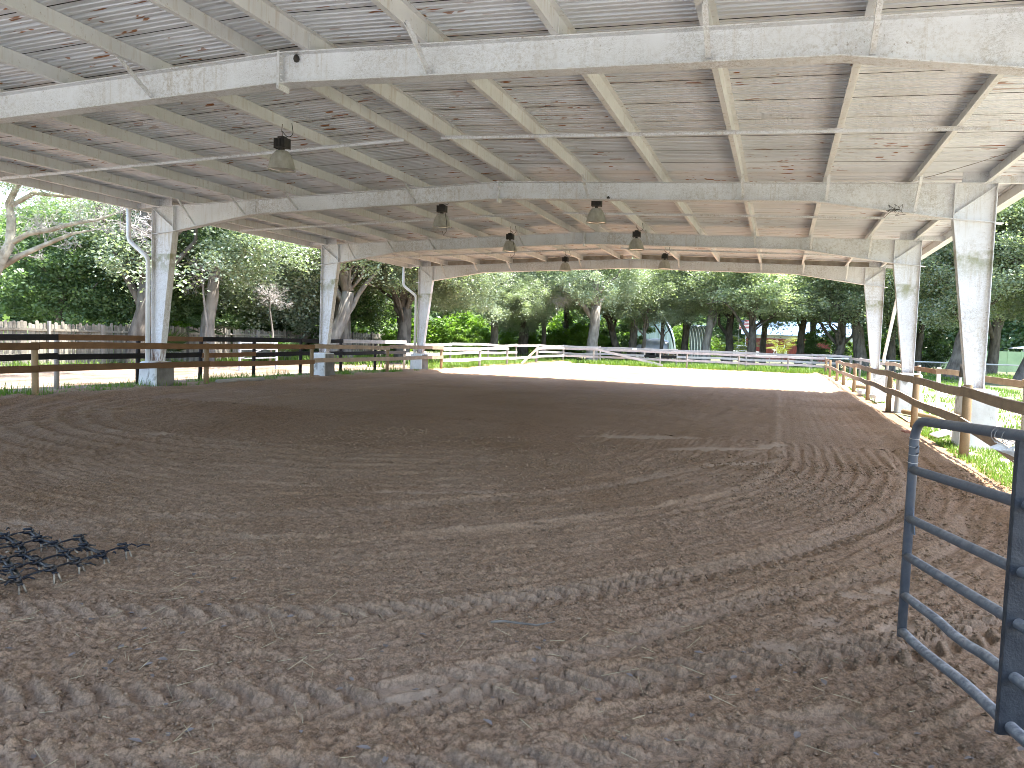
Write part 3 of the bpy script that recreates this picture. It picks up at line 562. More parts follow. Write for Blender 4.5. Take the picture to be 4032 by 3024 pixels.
# ------------------------------------------------------------------ gate
G = thing('pipe_gate', 'dark blue grey metal pipe gate standing open at the right foreground', 'gate', (0,0,0))
P0 = Vector((6.48, -3.29, 0)); gd = Vector((.24, -1.14, 0)).normalized(); slope = .05/1.165; LG = 3.6
gp = lambda s, z: P0+gd*s+Vector((0, 0, z+slope*s))
R_ = .0235
top = arc_path([gp(0, .03), gp(0, 1.23), gp(LG, 1.23), gp(LG, .03)], .13, 7)
MB().tube(top, R_*1.04, 14).build('frame_tube', M['gate'], G, True)
for z in (.06, .26, .48, .69, .96):
    dent = [gp(LG*k/24, z-(.012 if (z == .26 and k in (4, 5)) else 0)-(.008*math.sin(k*.9) if z == .06 else 0)) for k in range(25)]
    MB().tube(dent, R_ if z > .1 else R_*1.06, 14).build('rail', M['gate'], G, True)
nrm = gd.cross(Vector((0,0,1)))
for s in (1.165, 2.45):
    m = MB(); c = gp(s, 0); m.bar(c+Vector((0,0,.02)), c+Vector((0,0,1.215)), .094, .006, tuple(gd)); m.bar(c+nrm*.046+gd*-.012+Vector((0,0,.02)), c+nrm*.046+gd*-.012+Vector((0,0,1.215)), .006, .026, tuple(gd)); m.bar(c-nrm*.046+gd*-.012+Vector((0,0,.02)), c-nrm*.046+gd*-.012+Vector((0,0,1.215)), .006, .026, tuple(gd)); m.build('vertical_brace', M['gate_dark'], G)
m = MB(); c = gp(.02, .62)+gd*.03; m.add([c, c+Vector((0,0,.14)), c+gd*.05, c+nrm*.006, c+nrm*.006+Vector((0,0,.14)), c+nrm*.006+gd*.05], [(0,1,2),(5,4,3),(0,3,4,1),(1,4,5,2),(2,5,3,0)]); m.build('latch_tab', M['gate'], G)
m = MB(); c = gp(.03, 1.08); m.tube([c, c+gd*.03+Vector((0,0,.015)), c+gd*.035-Vector((0,0,.02)), c+gd*.01-Vector((0,0,.03))], .005, 6); m.build('chain_hook', M['gate'], G)
for k in range(8):
    z = 1.00+.022*k; MB().tube([gp(0, z)+Vector((math.cos(a)*.0255, math.sin(a)*.0255, .004*math.sin(a))) for a in [2*math.pi*q/12 for q in range(13)]], .0022, 5).build('wire_wrap', M['wire'], G) if k % 2 == 0 else None
gpx = gp(LG+.06, 0); tag(MB().tube([(0,0,-.4),(0,0,1.0),(0,0,1.7)], [.09,.088,.085], 12, True, .05).build('gate_post', M['post'], smooth=True, loc=(gpx.x, gpx.y, 0)), 'round timber post carrying the open pipe gate', 'post')
# cloth tied to the gate
K = thing('tied_rag', 'white rag tied with wire under the top tube of the gate', 'rag', tuple(gp(.95, 1.19)))
nu, nv = 26, 10; cv = []; cf = []
for i in range(nu):
    for j in range(nv):
        t = i/(nu-1); q = j/(nv-1); s = -.06+.15*t; drop = .022+.02*t+.05*max(0, t-.62)*(1 if t < .95 else .5)
        p = gd*(s*1.0)+Vector((0, 0, -.006-drop*q+.006*math.sin(9*t+3*q)-.008*math.sin(3.1*t)))+nrm*(.014*math.sin(11*t+2*q)*(.3+q)+.012*math.cos(6*q+5*t)); cv.append(tuple(p))
for i in range(nu-1):
    for j in range(nv-1): a = i*nv+j; cf.append((a, a+1, a+nv+1, a+nv))
me = fastmesh('cloth', cv, cf, True); o = obj('cloth', me, M['cloth'], K); o.modifiers.new('thick', 'SOLIDIFY').thickness = .004; o.modifiers.new('sub', 'SUBSURF').levels = 1
for s in (-.045, -.015, .045): MB().tube([Vector((math.cos(a), 0, math.sin(a)))[0]*nrm*.031+gd*s+Vector((0,0,.04+.032*math.sin(a)-.012)) for a in [2*math.pi*q/16 for q in range(17)]], .0018, 5).build('tie_wire', M['wire'], K)
# ------------------------------------------------------------------ drag harrow
Hh = thing('drag_harrow', 'black chain tine drag harrow lying on the sand at the left foreground', 'harrow', (1.5, -4.58, .032))
av = Vector((-.006, .196, 0)); bv = Vector((-.228, .10, 0))
rh = random.Random(5)
jt = lambda i, j: av*i+bv*j+Vector((rh.uniform(-.022,.022), rh.uniform(-.022,.022), rh.uniform(-.010,.012)))
J = {(i, j): jt(i, j) for i in range(-3, 5) for j in range(-1, 6)}
J = {k: p for k, p in J.items() if k[1] >= 0 and p.y < .86}
for (i, j), p in J.items():
    # coiled eye
    cz = [p+Vector((.030*math.cos(a), .030*math.sin(a), -.010+.0042*a)) for a in [k*.55 for k in range(24)]]
    MB().tube(cz, .0085, 6).build('coil', M['rod'], Hh, True)
    if (i+1, j) in J: q = J[(i+1, j)]; MB().tube([p+(q-p)*.1+Vector((0,0,.01)), p+(q-p)*.3+Vector((.004,0,.02)), p+(q-p)*.8+Vector((-.004,0,.018)), q], .0062, 7).build('link_rod', M['rod'], Hh, True)
    if (i, j+1) in J: q = J[(i, j+1)]; of = Vector((.012,.03,.004)); MB().tube([p+of, p+(q-p)*.5+of*1.2, q+of], .006, 6).build('cross_rod', M['rod'], Hh, True); MB().tube([p, p+(q-p)*.2+Vector((0,0,.018)), p+(q-p)*.8+Vector((0,0,.02)), q], .0075, 7).build('cross_rod', M['rod'], Hh, True)
    for _ in range(2):
        q = p+Vector((rh.uniform(-.14,.10), rh.uniform(-.10,.12), rh.uniform(-.008,.012))); d_ = Vector((rh.uniform(-1,1), rh.uniform(-1,1), .1)).normalized()*rh.uniform(.05,.11); MB().tube([q-d_*.5, q+Vector((0,0,.012)), q+d_*.5], .0055, 6).build('chain_link', M['rod'] if rh.random() < .7 else M['rope_rust'], Hh, True)
    for sgn in (-.4, .5):
        e = p+Vector((.06, sgn*.06, -.075)); m = MB().tube([p+Vector((.01,0,0)), p+Vector((.045, sgn*.03, -.012))], .0065, 6); m.build('tine', M['rod'], Hh, True); MB().tube([p+Vector((.045, sgn*.03, -.012)), e], [.0068, .0052], 6).build('tine_tip', M['rope_rust'], Hh, True)
# ------------------------------------------------------------------ small things on the ground
def lump(name, label, cat, loc, size, mat, rz=0, tilt=0, ch=.12, group=None):
    a, b, c = [x/2 for x in size]; k = min(a, b, c)*ch*2; m = MB()
    rings = [(-c, k), (-c+k, 0), (c-k, 0), (c, k)]
    for z, q in rings: m.v += [(i*(a-q)+di, j*(b-q)+dj, z) for i, j, di, dj in ((-1,-1,k,0),(1,-1,-k,0),(1,-1,0,k),(1,1,0,-k),(1,1,-k,0),(-1,1,k,0),(-1,1,0,-k),(-1,-1,0,k))]
    m.f = [(i*8+q, i*8+(q+1) % 8, i*8+8+(q+1) % 8, i*8+8+q) for i in range(3) for q in range(8)]+[tuple(7-q for q in range(8)), tuple(24+q for q in range(8))]
    o = m.build(name, mat, loc=loc); o.rotation_euler = (tilt, 0, rz); return tag(o, label, cat, group)
BLK = ('white hollow block at the bottom left of the small stack by the right fence', 'white hollow block at the bottom middle of the small stack', 'white hollow block on top in the middle of the small stack', 'white hollow block at the right end of the small stack', 'white hollow block on top at the left of the small stack')
for k, (dx, z) in enumerate(((0,.05),(.22,.05),(.14,.151),(.46,.05),(-.08,.151))):
    T = thing('hollow_block', BLK[k], 'block', (8.78+dx, 18.9+.12*(k % 2), z), .1*k, 'white blocks stacked by the right fence')
    m = MB(); m.box(-.1,.1,-.2,-.17,-.05,.05); m.box(-.1,.1,.17,.2,-.05,.05); m.box(-.1,-.07,-.17,.17,-.05,.05); m.box(.07,.1,-.17,.17,-.05,.05); m.box(-.07,.07,-.02,.02,-.05,.05); m.build('block_shell', M['white'], T)
lump('paving_slab', 'low white slab lying beside the fourth right fence post', 'slab', (8.85, 23.2, .06), (.55,.4,.14), M['white'], .3)
def log_(name, label, cat, a, b, r, mat, group=None):
    a = Vector(a); b = Vector(b); m = MB().tube([a-a, (b-a)*.5+Vector((0,0,.01)), b-a], [r, r*.97, r*.93], 12, True, .08); o = m.build(name, mat, smooth=True, loc=tuple(a)); return tag(o, label, cat, group)
log_('fallen_post', 'round timber lying on the verge behind the third right post', 'timber', (8.80, 27.4, .09), (9.4, 25.6, .09), .075, M['post'])
log_('fallen_post', 'brown timber lying on sand near the gate, behind the second right post', 'timber', (8.85, 14.1, .06), (9.35, 12.4, .06), .06, M['post'])
log_('fallen_post', 'pale timber lying along the left arena edge in the grass', 'timber', (-8.62, 9.2, .15), (-8.62, 11.2, .14), .055, M['post_grey'])
o = lump('white_board', 'white board lying tilted in the grass beside the concrete pier', 'board', (8.75, 8.55, .07), (.16, .75, .03), M['white'], -.55, .05); o.rotation_euler = (.06, .28, -.5)
lump('brick', 'reddish brick half buried on the sand edge near the gate', 'brick', (8.15, 8.6, .04), (.2,.1,.08), pmat('brick_red', (.27,.11,.07), (.18,.08,.055), 12, .9, .4), .8)
T = thing('capped_pipe', 'slim white upright pipe with black cap beside the right column', 'pipe', (9.75, 12.6, 0)); MB().tube([(0,0,-.2),(.02,0,.6),(.06,0,1.12)], .03, 10).build('pipe', M['pvc'], T, True); MB().tube([(.055,0,1.05),(.075,0,1.36)], .048, 12).build('cap', M['black'], T, True)
T = thing('slatted_gate', 'white slatted gate panel behind the black left fence', 'gate', (-14, 16.9, 0))
M['dull_white'] = pmat('dull_white_paint', (.42,.43,.46), (.30,.31,.33), 4, .6, .1, 50, world=True)
for z in (.45, .62, .80, .95, 1.06): MB().bar((0, 0, z), (0, 2.3, z), .03, .035).build('slat', M['dull_white'], T)
for y in (0, 2.3): MB().box(-.035, .035, y-.04, y+.04, -.1, 1.1).build('upright', M['dull_white'], T)
MB().bar((.03, .05, .47), (.03, 2.25, 1.04), .03, .03).build('brace', M['dull_white'], T)
tag(MB().tube([(4.33,-4.03,.03),(4.40,-4.0,.035),(4.50,-4.02,.045),(4.58,-3.97,.03),(4.67,-3.93,.05)], [.006,.008,.007,.006,.004], 6).build('stick', M['bark'], smooth=True), 'crooked stick lying on the raked sand in the foreground', 'stick')
def litter():
    V, F_ = [], []; r = rng
    for _ in range(1500):
        y = -6.5+3.0*r.random()**3.6; x = r.uniform(1.5, 8.2)
        if vn(np.array([x]), np.array([y]), 1.3, 71)[0] < .42 and r.random() < .8: continue
        z = sand_h(np.array([x]), np.array([y]))[0][0]; L = r.uniform(.02, .13)*(1 if r.random() < .95 else 1.5); a = r.uniform(0, 6.28); t = r.uniform(-.15, .45); d = np.array([math.cos(a)*math.cos(t), math.sin(a)*math.cos(t), math.sin(t)])*L; s_ = np.array([-math.sin(a), math.cos(a), 0])*.0013
        p = np.array([x, y, z+.008+max(0, -d[2])]); i = len(V); V += [p-s_, p+s_, p+d+s_, p+d-s_, p+(0,0,.003), p+d+(0,0,.003)]; F_ += [(i, i+1, i+5, i+4), (i+1, i+2, i+5, i+4), (i+3, i, i+4, i+5)]
        F_[-3:] = [(i, i+3, i+5, i+4), (i+4, i+5, i+2, i+1), (i, i+1, i+2, i+3)]
    obj('straw_litter', fastmesh('straw_litter', V, F_), M['straw'], kind='stuff', label='loose straw scattered over the foreground sand')
    V, F_ = [], []
    for _ in range(170):
        y = -6.4+2.6*r.random()**1.3; x = r.uniform(2, 8.2); z = sand_h(np.array([x]), np.array([y]))[0][0]+.012; s_ = r.uniform(.008, .019); a = r.uniform(0, 6.28); ca, sa = math.cos(a), math.sin(a); i = len(V); tl = r.uniform(-.5, .5, 2)
        for u, v, w_ in ((-1.6,0,.0),(-.7,-.75,.3),(.5,-.7,.2),(1.7,0,.0),(.5,.7,.35),(-.7,.75,.15),(0,0,-.15)): V.append((x+s_*(u*ca-v*sa), y+s_*(u*sa+v*ca), z+s_*(w_+u*tl[0]*.4+v*tl[1]*.4)))
        F_ += [(i+k, i+(k+1) % 6, i+6) for k in range(6)]
    obj('dry_leaves', fastmesh('dry_leaves', V, F_), M['dryleaf'], kind='stuff', label='dry grey leaves scattered over the foreground sand')
litter()
def clods():
    n = 95000; r = rng; y = -6.6+10.5*r.random(n)**1.6; x = r.uniform(-1.2, 8.6, n); k = vn(x, y, 1.6, 73)*.5+vn(x, y, 5.5, 74)*.5 > .44; x, y = x[k], y[k]; n = len(x)
    z = sand_h(x, y)[0]; R = (.003+.012*r.random(n)**3)*(1+.10*np.maximum(0, y+4))
    base = np.array([(1,0,0),(-1,0,0),(0,1,0),(0,-1,0),(0,0,1),(.6,.6,-.5)]); fc = np.array([(0,2,4),(2,1,4),(1,3,4),(3,0,4),(2,0,5),(1,2,5),(3,1,5),(0,3,5)])
    V = base[None]*(.6+.8*r.random((n, 6, 1))); a = r.uniform(0, 6.28, n); ca, sa = np.cos(a)[:, None], np.sin(a)[:, None]
    V = np.stack([V[..., 0]*ca-V[..., 1]*sa, V[..., 0]*sa+V[..., 1]*ca, V[..., 2]*.75], 2)*R[:, None, None]+np.stack([x, y, z+R*.3], 1)[:, None]
    F_ = (fc[None]+np.arange(n)[:, None, None]*6).reshape(-1, 3)
    obj('sand_clods', fastmesh('sand_clods', V.reshape(-1, 3), F_, False, {'dry': np.repeat(r.random(n)*.35, 6)}), M['sand'], kind='stuff', label='loose crumbs of damp sand over the foreground')
clods()
# ------------------------------------------------------------------ grass
def grass(name, regions, label):
    V, F_, T_ = [], [], []; off = 0
    for x0, x1, y0, y1, n, h0, h1, wd, thr in regions:
        x = rng.uniform(x0, x1, n); y = rng.uniform(y0, y1, n); k = vn(x, y, .9, 81)*.6+vn(x, y, 3.0, 82)*.4 > thr; x, y = x[k], y[k]; n = len(x)
        h = rng.uniform(h0, h1, n)*(.5+vn(x, y, .7, 83)); a = rng.uniform(0, 6.28, n); b = rng.uniform(.1, .7, n)*h; w_ = wd*rng.uniform(.6, 1.3, n)
        dx, dy = np.cos(a), np.sin(a); sx, sy = -dy*w_, dx*w_; z = np.where((x < -8.3) & (x > -9.75) & (y < 30), .03, -.07)
        P = [(x-sx, y-sy, z), (x+sx, y+sy, z), (x+dx*b*.35+sx*.7, y+dy*b*.35+sy*.7, z+h*.6), (x+dx*b*.35-sx*.7, y+dy*b*.35-sy*.7, z+h*.6), (x+dx*b+sx*.1, y+dy*b+sy*.1, z+h), (x+dx*b-sx*.1, y+dy*b-sy*.1, z+h)]
        V.append(np.stack([np.stack(p, 1) for p in P], 1).reshape(-1, 3)); i = off+np.arange(n)*6
        F_.append(np.stack([np.stack([i, i+1, i+2, i+3], 1), np.stack([i+3, i+2, i+4, i+5], 1)], 1).reshape(-1, 4)); T_.append(np.repeat(rng.random(n), 6)); off += n*6
    obj(name, fastmesh(name, np.concatenate(V), np.concatenate(F_), False, {'tint': np.concatenate(T_)}), M['grass'], kind='stuff', label=label)
grass('grass', [(-9.9,-8.6,1.5,26,13000,.05,.17,.007,.44),(-9.2,-8.72,1.5,26,4000,.12,.32,.008,.55),(-11.5,-10.6,1.5,40,5000,.08,.26,.008,.5),(8.5,10.2,2.5,9.5,15000,.05,.14,.007,.42),(8.6,10.3,9.5,46,9000,.07,.18,.010,.58),(10.3,16,4,50,20000,.08,.16,.014,.46),
    (-11,-8.6,26,47,9000,.12,.30,.014,.42),(-9.2,8.8,44.6,50,16000,.12,.38,.018,.42),(8.8,26,46,62,9000,.1,.25,.03,.4),(-22,-11,25,60,14000,.15,.5,.03,.45),(-9,9,50,62,9000,.1,.3,.03,.4),(-20,-18,10,40,6000,.1,.4,.014,.5)], 'green grass and weeds growing along the arena edges and beyond')
# ------------------------------------------------------------------ trees
LIMB = [(-8.0,50.9,3.2),(-8.77,50.77,4.28),(-9.93,50.42,5.12),(-11.19,50.03,5.87),(-12.42,49.64,6.31)]; DEAD = (-10.58,49.12,4.93)
def crown_mesh(name, seed, rx, rz, nleaf, lsize, ncl, hole=.0, flat=.55, drop=0.):
    r = np.random.default_rng(seed); c = []
    while len(c) < ncl:
        p = r.normal(size=3); p /= np.linalg.norm(p); q = r.uniform(.35, 1)**.6
        lump_ = .72+.45*vn(np.array([p[0]*1.7+5]), np.array([p[1]*1.7+p[2]*1.3+5]), 1.0, seed)[0]
        if p[2] < -.75: continue
        if vn(np.array([p[0]*3+9]), np.array([p[1]*3-p[2]*2+9]), 1.0, seed+3)[0] < hole: continue
        c.append(p*q*lump_*np.array([rx, rx, rz]))
    c = np.array(c); k = r.integers(0, ncl, nleaf); cr = r.uniform(.35, .95, ncl)*rx/4.5; ct = r.random(ncl)
    off = r.normal(size=(nleaf, 3))*np.array([.55, .55, .36])*cr[k][:, None]; P = c[k]+off
    if drop: P[:, 2] -= drop*r.random(nleaf)**2*cr[k]
    L = lsize*r.uniform(.6, 1.35, nleaf); a = r.uniform(0, 2*np.pi, nleaf); nz = r.normal(size=(nleaf, 3)); nz[:, 2] = np.abs(nz[:, 2])*flat*2+.25; nz /= np.linalg.norm(nz, axis=1)[:, None]
    d = np.stack([np.cos(a), np.sin(a), r.uniform(-.6, .3, nleaf)], 1); d -= nz*(d*nz).sum(1)[:, None]; d /= np.linalg.norm(d, axis=1)[:, None]; s_ = np.cross(nz, d)
    d *= L[:, None]; s_ *= (L*.30)[:, None]
    V = np.stack([P-d*.5, P-s_-d*.05, P+d*.5, P+s_-d*.05], 1).reshape(-1, 3); F_ = np.arange(nleaf*4).reshape(-1, 4)
    t = np.clip(.55*ct[k]+.45*r.random(nleaf), 0, 1); return fastmesh(name, V, F_, False, {'tint': np.repeat(t, 4)})
CR = {'oakA': (crown_mesh('crown', 1, 4.5, 3.6, 50000, .145, 300, .28), 'leaf_oak'), 'oakB': (crown_mesh('crown', 2, 4.5, 3.2, 46000, .145, 260, .34), 'leaf_oak'), 'oakC': (crown_mesh('crown', 8, 4.2, 4.0, 48000, .14, 300, .3, .5, .8), 'leaf_grey'),
      'dark': (crown_mesh('crown', 4, 3.6, 3.8, 44000, .165, 260, .22), 'leaf_dark'), 'thin': (crown_mesh('crown', 5, 4.0, 2.2, 14000, .10, 240, .35), 'leaf_grey')}
SH = {'lime': (crown_mesh('foliage', 21, 1.3, 1.1, 9000, .13, 90), 'leaf_lime'), 'green': (crown_mesh('foliage', 22, 1.4, 1.2, 9000, .13, 90), 'leaf_dark')}
for dct in (CR, SH):
    for me, mt in dct.values(): me.materials.append(M[mt])
def limb_path(a, b, rnd, wob=.15, n=6):
    a = Vector(a); b = Vector(b); L = (b-a).length; out = []
    for i in range(n+1):
        t = i/n; p = a.lerp(b, t); q = math.sin(math.pi*t)*wob*L*.5
        out.append(p+Vector((rnd.uniform(-1,1)*q*.5, rnd.uniform(-1,1)*q*.5, q*.5*rnd.uniform(.2,1))))
    return out
def skeleton(seed, r, hfork, cz, rx, rz, lean=(0,0), nl=6, fork=0):
    rnd = random.Random(seed); m = MB(); tp = Vector((lean[0], lean[1], hfork))
    pts = [Vector((0,0,-.3)), Vector((0,0,.15)), tp*.3+Vector((rnd.uniform(-.1,.1), rnd.uniform(-.1,.1), .2)), tp*.65+Vector((rnd.uniform(-.12,.12), rnd.uniform(-.12,.12), 0)), tp]
    m.tube(pts, [r*1.45, r*1.2, r, r*.93, r*.85], 10, True, .14, rnd)
    ends = []
    for k in range(nl):
        a = 2*math.pi*(k+rnd.uniform(-.3,.3))/nl; q = rnd.uniform(.45, .9); e = Vector((tp.x+math.cos(a)*rx*q, tp.y+math.sin(a)*rx*q, cz+rz*rnd.uniform(-.35, .5))); st = pts[3].lerp(tp, rnd.uniform(-.4, 1.6))
        rr = r*rnd.uniform(.22, .48); P = limb_path(st, e, rnd, .3); m.tube(P, [rr*(1-.8*i/6) for i in range(7)], 7, True, .12, rnd)
        for _ in range(3):
            i = rnd.randint(2, 5); e2 = P[i]+Vector((rnd.uniform(-1,1)*rx*.4, rnd.uniform(-1,1)*rx*.4, rnd.uniform(-.2,.6)*rz*.5)); m.tube(limb_path(P[i], e2, rnd, .4, 4), [rr*.4*(1-.85*q_/4) for q_ in range(5)], 5, True, 0, rnd)
    m.tube([tp, tp+Vector((rnd.uniform(-.4,.4), rnd.uniform(-.4,.4), (cz-hfork)*.6)), Vector((tp.x, tp.y, cz+rz*.3))], [r*.8, r*.5, r*.15], 8, True, .1, rnd)
    return m
def tree(name, label, x, y, r, hfork, crowns, lean=(0,0), seed=0, bark='bark', nl=6, group='trees around the arena', cat='tree'):
    T = thing(name, label, cat, (x, y, 0), 0, group); rnd = random.Random(seed*13+1)
    cz = crowns[0][1]; sc0 = crowns[0][2]; me, _ = CR[crowns[0][0]]
    skeleton(seed, r, hfork, cz, 3.9*sc0, 3.0*sc0, lean, nl).build('trunk', M[bark], T, True)
    for kind, z, s_, dx, dy in crowns:
        o = obj('crown', CR[kind][0], None, T); o.location = (lean[0]+dx, lean[1]+dy, z); o.rotation_euler = (0, 0, rnd.uniform(0, 6.28)); o.scale = (s_*rnd.uniform(.92,1.08), s_*rnd.uniform(.92,1.08), s_*rnd.uniform(.9,1.1))
    return T
TR = [ # name, label, x, y, r, hfork, crowns, lean, bark, nl
 ('oak_tree', 'dark oak trunk rising behind the nearest left column, before the stockade', -19.0, 16.9, .42, 3.4, [('oakC',6.4,1.1,.3,1.8),('dark',5.4,.85,-2.0,3.5)], (.2,.3), 'bark', 7),
 ('oak_tree', 'twin stemmed oak with pale leaning trunk right of the second left column', -17.3, 28.2, .40, 3.8, [('oakB',7.0,1.1,.5,1),('oakA',6.0,.8,2.5,4)], (.9,.5), 'bark_pale', 7),
 ('oak_tree', 'massive dark oak trunk close beside the leaning pale trunk', -17.6, 30.2, .55, 3.6, [('oakA',7.6,1.2,-1,3)], (-.2,.2), 'bark', 8),
 ('oak_tree', 'rough brown trunk with hanging foliage just left of the farthest left column', -15.6, 33.5, .42, 3.2, [('oakB',6.4,1.15,0,1),('oakC',5.2,.7,2.2,3)], (.1,.2), 'bark', 8),
 ('oak_tree', 'oak with dark trunk and drooping silvery crown right of the farthest left column', -16.0, 50.1, .32, 5.0, [('oakC',8.4,1.1,0,0),('oakB',6.0,.75,2.4,-1)], (.1,0), 'bark', 7),
 ('oak_tree', 'ivy dark trunk with low shadowed branches behind the broken plank', -15.1, 55.0, .40, 4.0, [('oakB',8.0,1.15,0,0),('oakC',5.2,.6,-.6,0)], (0,0), 'bark', 7),
 ('oak_tree', 'slender straight dark trunk between two bright green shrubs', -14.0, 57.4, .20, 5.4, [('oakC',8.6,.95,0,0)], (.05,0), 'bark', 6),
 ('oak_tree', 'slim brown trunk behind the sunlit shrubs left of the pale oak', -13.2, 61.5, .28, 5.2, [('oakA',8.8,1.05,0,0)], (.1,0), 'bark', 6),
 ('oak_tree', 'big pale grey oak with thick limb reaching left, centre of the far trees', -8.0, 50.8, .42, 4.3, [('oakC',8.6,.95,.3,0),('oakC',8.2,.8,-3.2,1)], (.1,0), 'bark_pale', 5),
 ('oak_tree', 'leaning dark trunk before the left edge of the pale green hut', -7.3, 58.0, .30, 3.4, [('oakA',7.8,1.05,0,0)], (-1.0,.2), 'bark', 6),
 ('oak_tree', 'straight grey trunk standing against the pale green hut', -6.2, 57.6, .33, 4.6, [('oakB',8.4,1.1,0,0)], (.15,0), 'bark', 6),
 ('oak_tree', 'thin young tree in front of the silver covered trailer', -5.0, 56.0, .17, 2.8, [('oakA',6.6,.72,0,0)], (.1,0), 'bark', 6),
 ('oak_tree', 'young tree with leafy low crown between trailer and log pile', -3.8, 58.6, .16, 3.2, [('oakB',6.0,.75,0,0),('oakA',8.8,.8,0,1)], (0,0), 'bark', 5),
 ('oak_tree', 'dark trunk rising right behind the log pile', -2.2, 62.5, .32, 4.0, [('oakA',8.4,1.1,0,0)], (-.1,0), 'bark', 6),
 ('oak_tree', 'grey forked trunk just right of the shiny curved hut end', -.1, 57.8, .32, 4.4, [('oakA',8.2,1.05,0,0)], (.35,0), 'bark_pale', 6),
 ('oak_tree', 'near black trunk between the curved hut end and the flag', 1.6, 60.5, .33, 4.2, [('oakB',8.0,1.1,0,0)], (.1,0), 'bark', 6),
 ('oak_tree', 'dark oak forking low, left of the red container', 3.5, 57.0, .36, 3.2, [('oakA',7.8,1.12,.4,0)], (.1,0), 'bark', 7),
 ('oak_tree', 'pair of slim grey stems against the left end of the red container', 4.3, 66.0, .27, 4.8, [('oakB',9.0,1.05,0,0)], (.1,0), 'bark', 5),
 ('oak_tree', 'trunk with pale stripe before the right end of the red container', 7.3, 62.5, .30, 4.2, [('oakA',8.2,1.12,0,0)], (.3,0), 'bark', 6),
 ('oak_tree', 'grey trunk just beyond the right end of the red container', 8.6, 69.0, .32, 4.6, [('oakB',9.0,1.15,0,0)], (-.1,0), 'bark_pale', 6),
 ('oak_tree', 'low forking oak with curved boughs left of the farthest right column', 10.0, 59.2, .36, 2.6, [('oakB',7.4,1.2,0,0)], (.4,0), 'bark', 8),
 ('oak_tree', 'heavy dark trunk touching the left side of the farthest right column', 11.9, 57.6, .46, 4.0, [('oakA',8.6,1.25,0,0)], (-.6,0), 'bark', 7),
 ('oak_tree', 'dark trunk seen between the two farther right columns', 14.2, 60.6, .34, 4.0, [('oakA',8.8,1.25,0,0),('dark',12,1,0,1)], (0,0), 'bark', 7),
 ('oak_tree', 'slim trunk right of the middle right column', 16.3, 62.0, .28, 4.2, [('oakA',9.2,1.25,0,0)], (.2,0), 'bark', 6),
 ('oak_tree', 'broad leaning trunk between the two nearer right columns', 16.4, 48.6, .50, 3.8, [('oakA',7.6,1.15,0,0),('oakB',11.0,1.2,.6,1.5)], (.9,.2), 'bark', 8),
 ('oak_tree', 'large oak with leaning trunk at the right edge', 19.6, 45.6, .45, 4.2, [('oakB',7.4,1.1,-.5,0),('oakA',11.0,1.25,0,1)], (1.0,.2), 'bark', 8),
 ('oak_tree', 'tall oak filling the gap above the green panel fence', 22.5, 66, .4, 5.0, [('oakA',9.5,1.35,0,0),('oakB',14,1.2,0,0)], (.2,0), 'bark', 7),
 ('broadleaf_tree', 'bright green broadleaf tree behind the stockade at the left edge', -24.8, 18.3, .25, 2.2, [('dark',3.8,.95,0,0)], (0,0), 'bark', 6),
 ('broadleaf_tree', 'dense green tree behind the stockade left of the nearest column', -24.2, 22.6, .28, 2.4, [('dark',4.2,1.05,0,0),('oakC',5.6,.7,.5,-1.5)], (0,0), 'bark', 6),
 ('broadleaf_tree', 'silvery green tree overhanging the stockade right of the nearest column', -23.5, 27.2, .3, 2.6, [('oakC',5.0,1.15,1.5,0),('dark',3.6,.9,0,1)], (0,0), 'bark', 6),
 ('broadleaf_tree', 'tall leafy tree behind the stockade midway between the left columns', -24.0, 33.0, .3, 2.8, [('dark',4.4,1.15,0,0),('oakC',7.4,1.1,1,0)], (0,0), 'bark', 6),
 ('broadleaf_tree', 'green tree behind the stockade beside the second left column', -23.5, 39.5, .3, 3.0, [('dark',4.8,1.2,0,0),('oakB',8.2,1.1,0,0)], (0,0), 'bark', 6),
 ('broadleaf_tree', 'shadowy tree beyond the end of the stockade', -22.5, 46.5, .3, 3.0, [('oakB',6.6,1.3,0,0),('oakA',9.5,1.2,0,0)], (0,0), 'bark', 6),
]
for i, (nm, lb, x, y, r, hf, cr, ln, bk, nl) in enumerate(TR):
    if y > 48: cr = [(k, z-1.35, s_*1.06, dx, dy) for k, z, s_, dx, dy in cr]+([(('oakB', 'oakC')[i % 2], cr[0][1]-2.6+.4*(i % 3), .38+.05*(i % 4), 1.8*math.sin(i*2.1), 1.2*math.cos(i*2.1)-.6)] if i % 3 == 1 else []); nl = min(nl, 5)
    tree(nm, lb, x, y, r, hf, cr, ln, 100+i, bk, nl)
po_ = [o for o in bpy.data.objects if o.get('label', '').startswith('big pale grey oak')][0]; off_ = Vector((-8.0, 50.8, 0))
MB().tube([Vector(p)-off_ for p in LIMB], [.24,.21,.18,.14,.07], 9, True, .15).build('limb', M['bark_pale'], po_, True)
